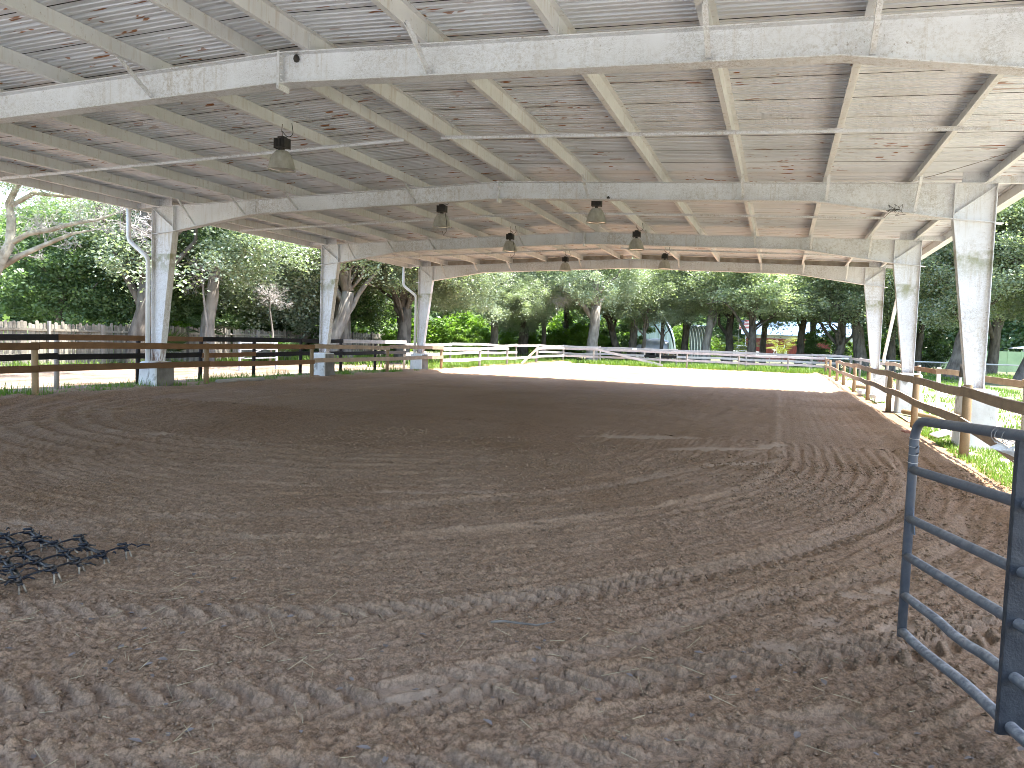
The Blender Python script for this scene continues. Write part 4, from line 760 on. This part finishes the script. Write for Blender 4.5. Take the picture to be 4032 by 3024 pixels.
# lichen covered limb tree at the left edge
T = thing('lichen_oak', 'pale lichen covered oak whose bare boughs reach over the path at the left edge', 'tree', (-17.9, 8.6, 0), 0, 'trees around the arena')
sc_ = 24.5/19; wp = lambda p: Vector((CAM.x+(p[0]-CAM.x)*sc_, CAM.y+(p[1]-CAM.y)*sc_, CAM.z+(p[2]-CAM.z)*sc_))-Vector((-17.9, 8.6, 0))
m = MB(); rl_ = random.Random(4)
L1 = [Vector((0,0,-.3)), Vector((0,0,1)), wp((-12.78,5.82,2.28)), wp((-12.51,5.95,2.92)), wp((-12.25,6.08,3.49)), wp((-12.25,6.12,4.11)), wp((-12.33,6.11,4.48)), wp((-12.17,6.19,4.9)), wp((-11.7,6.4,5.6))]
L2 = [wp((-12.25,6.08,3.49)), wp((-11.85,6.23,3.75)), wp((-11.32,6.42,3.87)), wp((-10.8,6.61,4.04)), wp((-10.27,6.8,4.15)), wp((-9.75,6.99,4.35))]
L3 = [wp((-12.6,6.0,2.85)), wp((-12.2,6.3,3.22)), wp((-11.6,6.5,3.52)), wp((-11.0,6.76,3.82)), wp((-10.5,6.94,3.93))]
L4 = [wp((-12.3,6.1,4.4)), wp((-11.7,6.3,4.75)), wp((-11.0,6.6,4.7)), wp((-10.3,6.8,4.75))]
m.tube(L1, [.34,.26,.20,.17,.15,.13,.11,.09,.06], 10, True, .2, rl_); m.tube(L2, [.10,.085,.075,.06,.045,.02], 8, True, .2, rl_); m.tube(L3, [.10,.085,.07,.05,.02], 8, True, .2, rl_); m.tube(L4, [.08,.07,.05,.02], 7, True, .2, rl_)
m.build('trunk', M['bark_lichen'], T, True)
def twigs(m, p, d, L, r, depth, rnd):
    q = p+d*L; m.tube([p, p.lerp(q, .5)+Vector((rnd.uniform(-1,1), rnd.uniform(-1,1), rnd.uniform(-1,1)))*L*.08, q], [r, r*.8, r*.6], 3, False)
    if depth:
        for _ in range(rnd.choice((2,3,3))):
            e = (d+Vector((rnd.uniform(-1,1), rnd.uniform(-1,1), rnd.uniform(-.8,.9)))*.85).normalized(); twigs(m, p.lerp(q, rnd.uniform(.4, 1)), e, L*rnd.uniform(.55,.85), r*.6, depth-1, rnd)
m = MB()
for P in (L2, L3, L4, L1[4:]):
    for p in P[1:]:
        for _ in range(4): twigs(m, p, Vector((rl_.uniform(-1,1), rl_.uniform(-1,1), rl_.uniform(-.3,1))).normalized(), rl_.uniform(.3,.55), .013, 4, rl_)
for _ in range(14): twigs(m, L2[-1]+Vector((rl_.uniform(0,1.2), rl_.uniform(-.3,.6), rl_.uniform(-.8,.3))), Vector((rl_.uniform(-.6,1), rl_.uniform(-1,1), rl_.uniform(-1,.6))).normalized(), .45, .014, 5, rl_)
m.build('twigs', M['twig'], T, kind='stuff')
for dx, dy, dz, s_ in ((1.5, .6, 6.6, .6), (3.6, 1.2, 6.4, .5), (.4, 2.2, 6.2, .65)):
    o = obj('crown', CR['thin'][0], None, T); o.location = (dx, dy, dz); o.scale = (s_, s_, s_*.8); o.rotation_euler = (0,0,dx)
def bare(name, label, x, y, h, seed, rad, depth=5):
    T = thing(name, label, 'tree', (x, y, 0), 0, 'leafless trees by the stockade'); rnd = random.Random(seed); m = MB(); st = [Vector((0,0,-.2)), Vector((.12,.1,h*.35)), Vector((-.06,.05,h*.65)), Vector((.05,0,h*.8))]
    m.tube(st, [.06,.05,.04,.03], 7, True, .1, rnd); m.build('trunk', M['bark_pale'], T, True); m = MB()
    for _ in range(16): twigs(m, st[3]+Vector((rnd.uniform(-.15,.15), rnd.uniform(-.15,.15), rnd.uniform(-.3,.2))), Vector((rnd.uniform(-1,1), rnd.uniform(-1,1), rnd.uniform(-.6,1))).normalized(), rad*.42, .014, depth, rnd)
    m.build('twigs', M['twig'], T, kind='stuff')
m = MB(); rnd_ = random.Random(12)
for _ in range(18): twigs(m, Vector(DEAD)-off_+Vector((rnd_.uniform(-.4,.4), rnd_.uniform(-.3,.3), rnd_.uniform(-.2,.3))), Vector((rnd_.uniform(-.3,1), rnd_.uniform(-.6,.6), rnd_.uniform(-1,.1))).normalized(), .6, .016, 4, rnd_)
m.build('dead_twigs', M['twig'], po_, kind='stuff')
bare('leafless_tree', 'small bare tree with dense pale twigs beside the nearest left column', -17.6, 19.0, 4.9, 3, 1.0)
bare('leafless_tree', 'bare twiggy small tree in front of the pale palm trunk', -17.6, 23.6, 4.0, 9, .95)
# cabbage palm trunk with fan leaves
def fan(m, p, d, L, rnd, T_):
    d = d.normalized(); s_ = d.cross(Vector((0,0,1)));  s_ = s_.normalized() if s_.length > .01 else Vector((1,0,0)); u = s_.cross(d); base = p+d*L*.45
    m.tube([p, base], .012, 4, False)
    for k in range(17):
        a = -1.35+2.7*k/16; e = (d*math.cos(a)+s_*math.sin(a)); q = base+e*L*.62*(1-.12*abs(a))+Vector((0,0,-.12*L*rnd.random())); w_ = s_*math.cos(a)-d*math.sin(a); mid = base.lerp(q, .45); i = len(m.v)
        m.v += [tuple(base), tuple(mid+w_*.035*L+u*.01), tuple(q), tuple(mid-w_*.035*L+u*.01)]; m.f.append((i, i+1, i+2, i+3))
T = thing('cabbage_palm', 'pale straight palm trunk with green fan leaves before the stockade', 'palm', (-18.5, 20.3, 0)); rnd = random.Random(2)
MB().tube([(0,0,-.2),(.02,0,.8),(.03,.02,1.9),(.25,.05,3.0),(.35,.05,4.4)], [.36,.33,.29,.25,.22], 12, True, .08, rnd).build('trunk', M['bark_pale'], T, True)
m = MB()
for k in range(11): a = 2.2+(k % 6)*.52-1.3; fan(m, Vector((-.1, .25, rnd.uniform(.9, 2.2))), Vector((math.cos(a), math.sin(a), rnd.uniform(-.1, .9))), rnd.uniform(1.1, 1.7), rnd, None)
m.build('fan_leaves', M['palm'], T, kind='stuff')
for x, y, lb in ((-17.9, 24.9, 'dark palmetto fans crouching left of the pale palm trunk'), (-18.6, 17.9, 'palmetto fans low behind the leafless tree')):
    T = thing('palmetto', lb, 'palm', (x, y, 0), 0, 'palmettos by the stockade'); m = MB()
    for k in range(12): a = k*2.4; fan(m, Vector((0, 0, .3)), Vector((math.cos(a), math.sin(a), rnd.uniform(.4, 1.3))), rnd.uniform(1.0, 1.6), rnd, None)
    m.build('fan_leaves', M['palm'], T, kind='stuff')
# shrubs
for i, (kind, x, y, s_, lb) in enumerate((('lime',-16.6,46,1.0,'bright lime shrub behind the farthest left column'),('lime',-20.5,58,1.3,'sunlit lime shrub left of the far oak trunk'),('lime',-17.2,60,1.7,'tall lime green shrub in the sunlit clearing'),('lime',-13.6,59.5,1.3,'sunlit shrub below the slender dark trunk'),('lime',-10.7,59,1.5,'bright shrub left of the pale grey oak'),('green',-12.2,62.5,1.8,'mid green shrub behind the sunlit shrubs'),('lime',-24,64,2.0,'large pale green shrub far across the clearing'),('green',-19,66,2.2,'rounded green shrub at the back of the clearing'),
    ('lime',-18.5,38.5,1.0,'yellow green shrub at the end of the stockade'),('lime',-9.3,60,1.1,'small lime shrub right of the pale grey oak'),('green',-8.6,64,2.0,'leafy shrub at the left foot of the pale hut'),('green',9.8,67,1.6,'green shrub in shade right of the red container'),('lime',13.4,66,1.3,'sunlit shrub glimpsed between the farther right columns'),('green',-22.2,20.2,1.4,'leafy shrub just over the stockade at the left edge'),('green',-22.2,24.8,1.3,'leafy shrub just over the stockade near the first column'),('lime',-22.0,23.2,.9,'small yellow green shrub over the stockade by the first column'),('green',-22.0,30.5,1.6,'dark shrub over the stockade left of the second column'),('green',17.5,68,2.0,'green shrub beyond the leaning right trunk'))):
    T = thing('shrub', lb, 'shrub', (x, y, 0), 0, 'shrubs beyond the fences'); o = obj('foliage', SH[kind][0], None, T); o.scale = (s_, s_, s_*1.05); o.location = (0, 0, 1.0*s_); o.rotation_euler = (0, 0, i*1.3); MB().tube([(0,0,-.1),(.05,0,.5*s_),(0,.05,1.0*s_)], [.06,.045,.02], 6).build('stem', M['bark'], T, True)
# yellow palms by the buildings
def frond(m, p, a, L, rise, rnd):
    pts = [p+Vector((math.cos(a)*L*t, math.sin(a)*L*t, rise*math.sin(min(1,t*1.15)*2.0)*L*.6)) for t in [k/7 for k in range(8)]]; m.tube(pts, [.02*(1-.8*k/7) for k in range(8)], 4, False)
    for k in range(1, 8):
        for s_ in (-1, 1):
            for q in (0, .5):
                b = pts[k-1].lerp(pts[k], q); d = (pts[k]-pts[k-1]).normalized(); sd = Vector((-math.sin(a), math.cos(a), 0))*s_; e = b+(sd*.8+d*.5+Vector((0,0,-.35))).normalized()*L*.32; w_ = d*.03; i = len(m.v); m.v += [tuple(b-w_), tuple(b.lerp(e,.5)+w_), tuple(e), tuple(b.lerp(e,.5)-w_)]; m.f.append((i,i+1,i+2,i+3))
for x, y, lb in ((0.9,66,'yellow green palm left of the near black trunk'),(2.6,68,'yellow green palm right of the near black trunk'),(6.0,78,'yellow leaning palm in front of the red container')):
    T = thing('areca_palm', lb, 'palm', (x, y, 0), 0, 'yellow palms by the buildings'); m = MB()
    for k in range(13): frond(m, Vector((0,0,.3+rnd.random()*.8)), k*2.4, rnd.uniform(1.6, 2.4), rnd.uniform(.6, 1.5), rnd)
    m.build('fronds', M['palm_yellow'], T, kind='stuff'); MB().tube([(0,0,-.1),(0,0,1.1)], .09, 8).build('trunk', M['bark'], T, True)
def woodland():
    r = np.random.default_rng(77); P = []; path = [(-44,14,7),(-42,30,9),(-40,46,12),(-36,64,14),(-26,84,15),(-8,104,17),(12,112,17),(32,104,17),(44,84,17),(50,60,17),(46,40,15)]
    n = 260000; seg = r.integers(0, len(path)-1, n); t = r.random(n); pa = np.array(path, float); b = pa[seg]*(1-t[:, None])+pa[seg+1]*t[:, None]
    ang = b[:, 0]*.35+b[:, 1]*.22; hmax = b[:, 2]*(.72+.4*vn(ang, ang*.3, 1.0, 91)); z = hmax*r.random(n)**1.25; dep = r.normal(size=n)*1.6+1.5*np.sin(ang*2.1+z*.8)
    c = np.array([0, 40]); d = b[:, :2]-c; d /= np.linalg.norm(d, axis=1)[:, None]; C_ = np.stack([b[:, 0]+d[:, 0]*dep, b[:, 1]+d[:, 1]*dep, z], 1)
    L = r.uniform(.35, .8, n); a = r.uniform(0, 6.28, n); nz = r.normal(size=(n, 3)); nz[:, 2] = np.abs(nz[:, 2])+.3; nz /= np.linalg.norm(nz, axis=1)[:, None]; dd = np.stack([np.cos(a), np.sin(a), -.2*np.ones(n)], 1); dd -= nz*(dd*nz).sum(1)[:, None]; dd /= np.linalg.norm(dd, axis=1)[:, None]; s_ = np.cross(nz, dd)*(L*.36)[:, None]; dd *= L[:, None]
    V = np.stack([C_-dd*.5, C_-s_, C_+dd*.5, C_+s_], 1).reshape(-1, 3); tint = np.repeat(np.clip(vn(ang*3, z*.8, 1, 92)*.7+.3*r.random(n), 0, 1), 4)
    obj('far_woodland', fastmesh('far_woodland', V, np.arange(n*4).reshape(-1, 4), False, {'tint': tint}), M['leaf_dark'], kind='stuff', label='dense green woodland closing the background beyond the trees')
woodland()
def thicket():
    r = np.random.default_rng(31); n = 60000; x = r.uniform(-36, 24, n); u = x*.5; ht = (1.6+3.6*vn(u, u*.3+2, 1.0, 95))*np.where(x > -4, .55, 1.0); keep = r.random(n) < np.where(x > -9, .45, 1.0); dep = vn(u*2.3, u, 1, 96)*6+r.normal(size=n)*.9; z = ht*r.random(n)**.8
    C_ = np.stack([x, 70+dep+np.where(x < -22, (x+22)*.7, 0)+np.where(x > -9, 26, 0), z], 1)[keep]; n = len(C_); L = r.uniform(.18, .42, n); a = r.uniform(0, 6.28, n); nz = r.normal(size=(n, 3)); nz[:, 2] = np.abs(nz[:, 2])+.5; nz /= np.linalg.norm(nz, axis=1)[:, None]; dd = np.stack([np.cos(a), np.sin(a), -.2*np.ones(n)], 1); dd -= nz*(dd*nz).sum(1)[:, None]; dd /= np.linalg.norm(dd, axis=1)[:, None]; q = np.cross(nz, dd)*(L*.36)[:, None]; dd *= L[:, None]
    V = np.stack([C_-dd*.5, C_-q, C_+dd*.5, C_+q], 1).reshape(-1, 3); t = np.repeat(np.clip(vn(C_[:, 0]*.9, C_[:, 2]*1.5, 1, 97)*.7+.3*r.random(n), 0, 1), 4)
    obj('sunlit_thicket', fastmesh('sunlit_thicket', V, np.arange(n*4).reshape(-1, 4), False, {'tint': t}), M['leaf_lime'], kind='stuff', label='bright green sunlit undergrowth behind the far trees')
thicket()
# ------------------------------------------------------------------ buildings and things beyond the fences
M['hut'] = pmat('pale_green_metal', (.46,.58,.60), (.36,.48,.50), 1.2, .4, 0, 20, .2, .5, (2.5,2.5,.3), world=True)
M['hut_shiny'] = pmat('shiny_ribbed_metal', (.60,.68,.70), (.45,.54,.57), 2, .22, 0, 20, .7, .5, world=True)
M['container'] = pmat('red_container_paint', (.17,.032,.022), (.11,.022,.016), 2, .55, .1, 30, world=True)
M['blue_roof'] = pmat('blue_grey_roof', (.14,.22,.34), (.11,.18,.28), 2, .4, 0, 20, .2, world=True)
M['tarp'] = pmat('silver_tarp', (.58,.60,.66), (.42,.45,.55), 2.5, .35, .5, 6, .15, world=True)
M['log_end'] = pmat('cut_log_end', (.55,.34,.18), (.40,.22,.11), 12, .8, .1, 40, world=True)
M['panel_green'] = pmat('pale_green_panel', (.42,.58,.40), (.34,.50,.34), 1.5, .5, 0, 20, world=True)
T = thing('arched_hut', 'pale blue green arched metal hut with ribbed end wall behind the trees', 'building', (-9.9, 76.0, 0), .22)
W_, H_ = 5.0, 5.6; arc = lambda t, k=1.0: (math.copysign(abs(math.cos(t))**.8, math.cos(t))*W_*k, math.sin(t)**.85*H_*k if math.sin(t) > 0 else 0)
for k in range(22):
    x0 = -W_+2*W_*k/22; x1 = x0+2*W_/22; hz = lambda x: H_*max(.02, (1-abs(x/W_)**2.4))**.55; m = MB(); xm = (x0+x1)/2; m.prism([(x0+.02, 0), (x1-.10, 0), (x1-.10, hz(x1-.10)), (x0+.02, hz(x0+.02))], 'y', -.05, 0); m.prism([(x1-.10, 0), (x1-.02, 0), (x1-.02, hz(x1-.02)), (x1-.10, hz(x1-.10))], 'y', -.10, 0); m.build('wall_panel', M['hut'], T)
for k in range(12):
    m = MB(); ts = [math.pi*q/20 for q in range(21)]; y0 = k*.62; v = []
    for yy, kk in ((y0, 1.0), (y0+.22, 1.035), (y0+.42, 1.035), (y0+.62, 1.0)): v.append([(arc(t, kk)[0], yy, arc(t, kk)[1]) for t in ts])
    for r_ in v: m.v += r_
    m.f = [(i*21+q, i*21+q+1, i*21+22+q, i*21+21+q) for i in range(3) for q in range(20)]; m.build('arch_rib', M['hut_shiny'], T)
T = thing('metal_silo', 'shiny ribbed metal shelter end with curved top right of the log pile', 'shelter', (-1.55, 66.5, 0), .2)
for k in range(7):
    m = MB(); x0 = -.95+k*.27
    prf = [(x0+.04*i, 0) for i in range(2)]
    ts = [q/12 for q in range(13)]; path = lambda t, off: (x0+.9*(1-math.cos(t*1.35))*.9+off*.0, -.2+.0*t, 3.4*math.sin(t*1.5)/math.sin(1.5))
    m.tube([(x0+.25*0+max(0, (1-t))*0+ (0.55*(1-(t)**2)-.2), -.5+.14*k*0+.0, 3.3*math.sin(t*1.571)) for t in ts], .16, 8, True); o = m.build('rib', M['hut_shiny'], T, True); 
T = thing('covered_trailer', 'trailer under a silver blue tarp in front of the pale hut', 'trailer', (-5.8, 64.2, 0), .12)
m = MB(); nu, nv = 24, 14
for i in range(nu):
    for j in range(nv):
        u = i/(nu-1)*2-1; a = math.pi*j/(nv-1); wq = 1.0*(1-.12*abs(u)**4); sg = lambda q: math.copysign(abs(q)**.5, q); hq = 1.25*(1-.35*max(0, abs(u)-.75)/.25*(1 if u < 0 else .5)); m.v.append((u*1.85, -math.cos(a)/max(.3, abs(math.cos(a))**.45)*wq if abs(math.cos(a)) > .01 else 0, .75+max(0, math.sin(a))**.5*hq*(1+.03*math.sin(9*u+3*a))))
m.f = [(i*nv+j, i*nv+j+1, (i+1)*nv+j+1, (i+1)*nv+j) for i in range(nu-1) for j in range(nv-1)]+[tuple(range(nv)), tuple((nu-1)*nv+j for j in range(nv-1, -1, -1))]; m.build('tarp', M['tarp'], T, True)
MB().box(-1.8, 1.8, -.85, .85, .45, .8).build('chassis', M['black'], T)
for sx in (-.5, .4):
    for sy in (-.9, .72): MB().tube([(sx, sy, .33), (sx, sy+.18, .33)], .33, 16).build('wheel', M['black'], T, True)
rw = random.Random(8); n_ = 0
for row, cnt in enumerate((8, 7, 5, 3)):
    for k in range(cnt):
        r_ = rw.uniform(.11, .17); o = log_('cut_log', 'orange ended cut log, %s from left in the %s row of the pile' % (('first','second','third','fourth','fifth','sixth','seventh','eighth')[k], ('bottom','second','third','top')[row]), 'log', (-4.5+row*.17+k*.32+rw.uniform(-.04,.04), 62.3+rw.uniform(-.1,.1), .16+row*.27), (-4.5+row*.17+k*.32, 63.2, .16+row*.27), r_, M['bark'], 'cut logs piled by the hut'); MB().tube([(0,-.012,0),(0,.002,0)], r_*.95, 12).build('sawn_end', M['log_end'], o)
for x, lb in ((-.6, 'single cut log lying before the curved shelter end'),): 
    o = log_('cut_log', lb, 'log', (x, 62.0, .28), (x+.1, 62.8, .28), .26, M['bark']); MB().tube([(0,-.012,0),(0,.002,0)], .24, 12).build('sawn_end', M['log_end'], o)
T = thing('shipping_container', 'red corrugated shipping container with white paint marks behind the trees', 'container', (1.9, 90, 0), .02)
m = MB(); L_, D_, Hc = 9.4, 2.4, 2.65; v = []
nz_ = 66
for k in range(nz_):
    x = L_*k/(nz_-1); off = .06 if (k//2) % 2 else 0; v.append((x, off))
for x, yy in v: m.v += [(x, yy, .15), (x, yy, Hc-.1)]
m.f = [(2*k, 2*k+2, 2*k+3, 2*k+1) for k in range(nz_-1)]; m.box(0, L_, .08, D_, .1, Hc-.05); m.build('side_panel', M['container'], T)
for z in (.1, Hc-.06): MB().box(-.03, L_+.03, -.05, .1, z-.07, z+.07).build('rail', M['container'], T)
for x in (0, L_): MB().box(x-.08, x+.08, -.05, .1, .02, Hc+.01).build('corner_post', M['container'], T)
m = MB(); rr = random.Random(6)
for k in range(13):
    x = 3.1+k*.13; z = .4+.35*rr.random(); m.bar((x, -.055, z), (x+rr.uniform(-.1,.22), -.055, z+rr.uniform(.25,.7)), .01, rr.uniform(.05,.1), (0,1,0)) if False else m.bar((x, -.062, z), (x+rr.uniform(-.1,.2), -.062, z+rr.uniform(.25,.7)), rr.uniform(.05,.1), .008, (0,1,0))
for x in (3.5, 4.3): m.bar((x, -.062, 1.4), (x+.05, -.062, 1.9), .09, .008, (0,1,0))
for k in range(7): x = .1+k*.16; m.bar((x, -.062, .3+.3*rr.random()), (x+.05, -.062, .8+.4*rr.random()), .07, .008, (0,1,0))
m.build('white_marks', M['white'], T)
T = thing('blue_roofed_shed', 'long shed with pale blue metal roof showing above the red container', 'building', (1.4, 97, 0), .02)
MB().box(0, 13.0, 1.0, 6, 0, 3.3).build('wall', M['white'], T)
for k in range(26): MB().bar((-.3+k*.52, .3, 3.15), (-.3+k*.52, 3.6, 5.0), .46, .05).build('roof_sheet', M['blue_roof'], T)
for k in range(26): MB().bar((-.04+k*.52, .3, 3.16), (-.04+k*.52, 3.6, 5.01), .07, .10).build('roof_rib', M['blue_roof'], T)
T = thing('flag_on_pole', 'small red white and blue striped flag on a slim pole', 'flag', (1.4, 80.6, 0))
MB().tube([(0,0,0),(0,0,4.6)], .025, 8).build('pole', M['wire'], T)
fr = pmat('flag_red', (.55,.05,.06), (.50,.04,.05), 3, .8, 0); fb = pmat('flag_blue', (.05,.07,.25), (.04,.06,.22), 3, .8, 0)
for k in range(13):
    m = MB(); z = 4.45-k*.077
    for i in range(8): m.v += [(.03+i*.16, .06*math.sin(i*.9), z), (.03+i*.16, .06*math.sin(i*.9), z-.077)]
    m.f = [(2*i, 2*i+2, 2*i+3, 2*i+1) for i in range(7)]; m.build('stripe', fr if k % 2 == 0 else M['white'], T)
m = MB()
for i in range(4): m.v += [(.03+i*.16, .06*math.sin(i*.9)-.008, 4.45), (.03+i*.16, .06*math.sin(i*.9)-.008, 4.45-.54)]
m.f = [(2*i, 2*i+2, 2*i+3, 2*i+1) for i in range(3)]; cn = m.build('canton', fb, T)
m = MB()
for r_ in range(5):
    for c_ in range(6): x = .075+c_*.075; z = 4.40-r_*.1; yq = .06*math.sin((x-.03)/.16*.9)-.016; m.add([(x-.018, yq, z), (x+.018, yq, z), (x, yq, z+.03)], [(0,1,2)]); m.add([(x-.018, yq-.001, z+.022), (x+.018, yq-.001, z+.022), (x, yq-.001, z-.008)], [(0,1,2)])
m.build('stars', M['white'], cn, kind='stuff')
# parked white pickup and flat cart
T = thing('parked_pickup', 'white pickup truck parked left of the red container', 'pickup', (.2, 84.5, 0), .1)
m = MB(); m.prism([(0,.45),(3.9,.45),(3.9,1.0),(2.5,1.05),(2.2,1.65),(1.0,1.68),(.75,1.1),(0,1.0)], 'y', -.85, .85); m.build('body', M['white'], T)
MB().prism([(1.05,1.15),(2.3,1.15),(2.1,1.56),(1.12,1.58)], 'y', -.86, -.852).build('window', M['black'], T)
for x in (.7, 3.1):
    for yy in (-.88, .68): MB().tube([(x, yy, .34), (x, yy+.2, .34)], .34, 16).build('wheel', M['black'], T, True)
T = thing('flat_cart', 'dark flat cart with wire sides left of the near black trunk', 'cart', (.1, 70.5, 0))
MB().box(0, 2.6, -.6, .6, .55, .72).build('deck', M['black'], T)
for x in (.5, 2.1):
    for yy in (-.7, .5): MB().tube([(x, yy, .3), (x, yy+.16, .3)], .3, 14).build('wheel', M['black'], T, True)
for k in range(9): MB().tube([(k*.32, -.58, .72), (k*.32, -.58, 1.35 if k > 3 else 1.5)], .018, 5).build('stake', M['black'], T)
MB().tube([(0, -.58, 1.35), (2.56, -.58, 1.3)], .02, 5).build('top_wire', M['black'], T)
# green panel fence and white marquee on the right
F = thing('panel_fence', 'pale green solid panel fence on the lawn at the right', 'fence', (20.2, 74, 0), .08)
for k in range(12):
    m = MB().box(k*1.1+.03, k*1.1+1.07, -.02, .02, .05, 1.95); m.build('panel', M['panel_green'], F); MB().box(k*1.1-.05, k*1.1+.03, -.06, .06, -.1, 2.08).build('post', M['panel_green'] if k < 9 else M['hut'], F)
T = thing('white_tent', 'white peaked tent showing above the green panel fence', 'tent', (34.5, 92, 0))
m = MB(); m.add([(-4,-3,2.4),(4,-3,2.4),(4,3,2.4),(-4,3,2.4),(0,0,3.3)], [(0,1,4),(1,2,4),(2,3,4),(3,0,4)]); m.build('canopy', M['white'], T)
MB().box(-3.9, 3.9, -2.9, -2.86, .1, 2.42).build('side_wall', M['white'], T)
for sx in (-3.9, 3.9):
    for sy in (-2.95, 2.9): MB().tube([(sx, sy, 0), (sx, sy, 2.4)], .05, 8).build('pole', M['wire'], T)
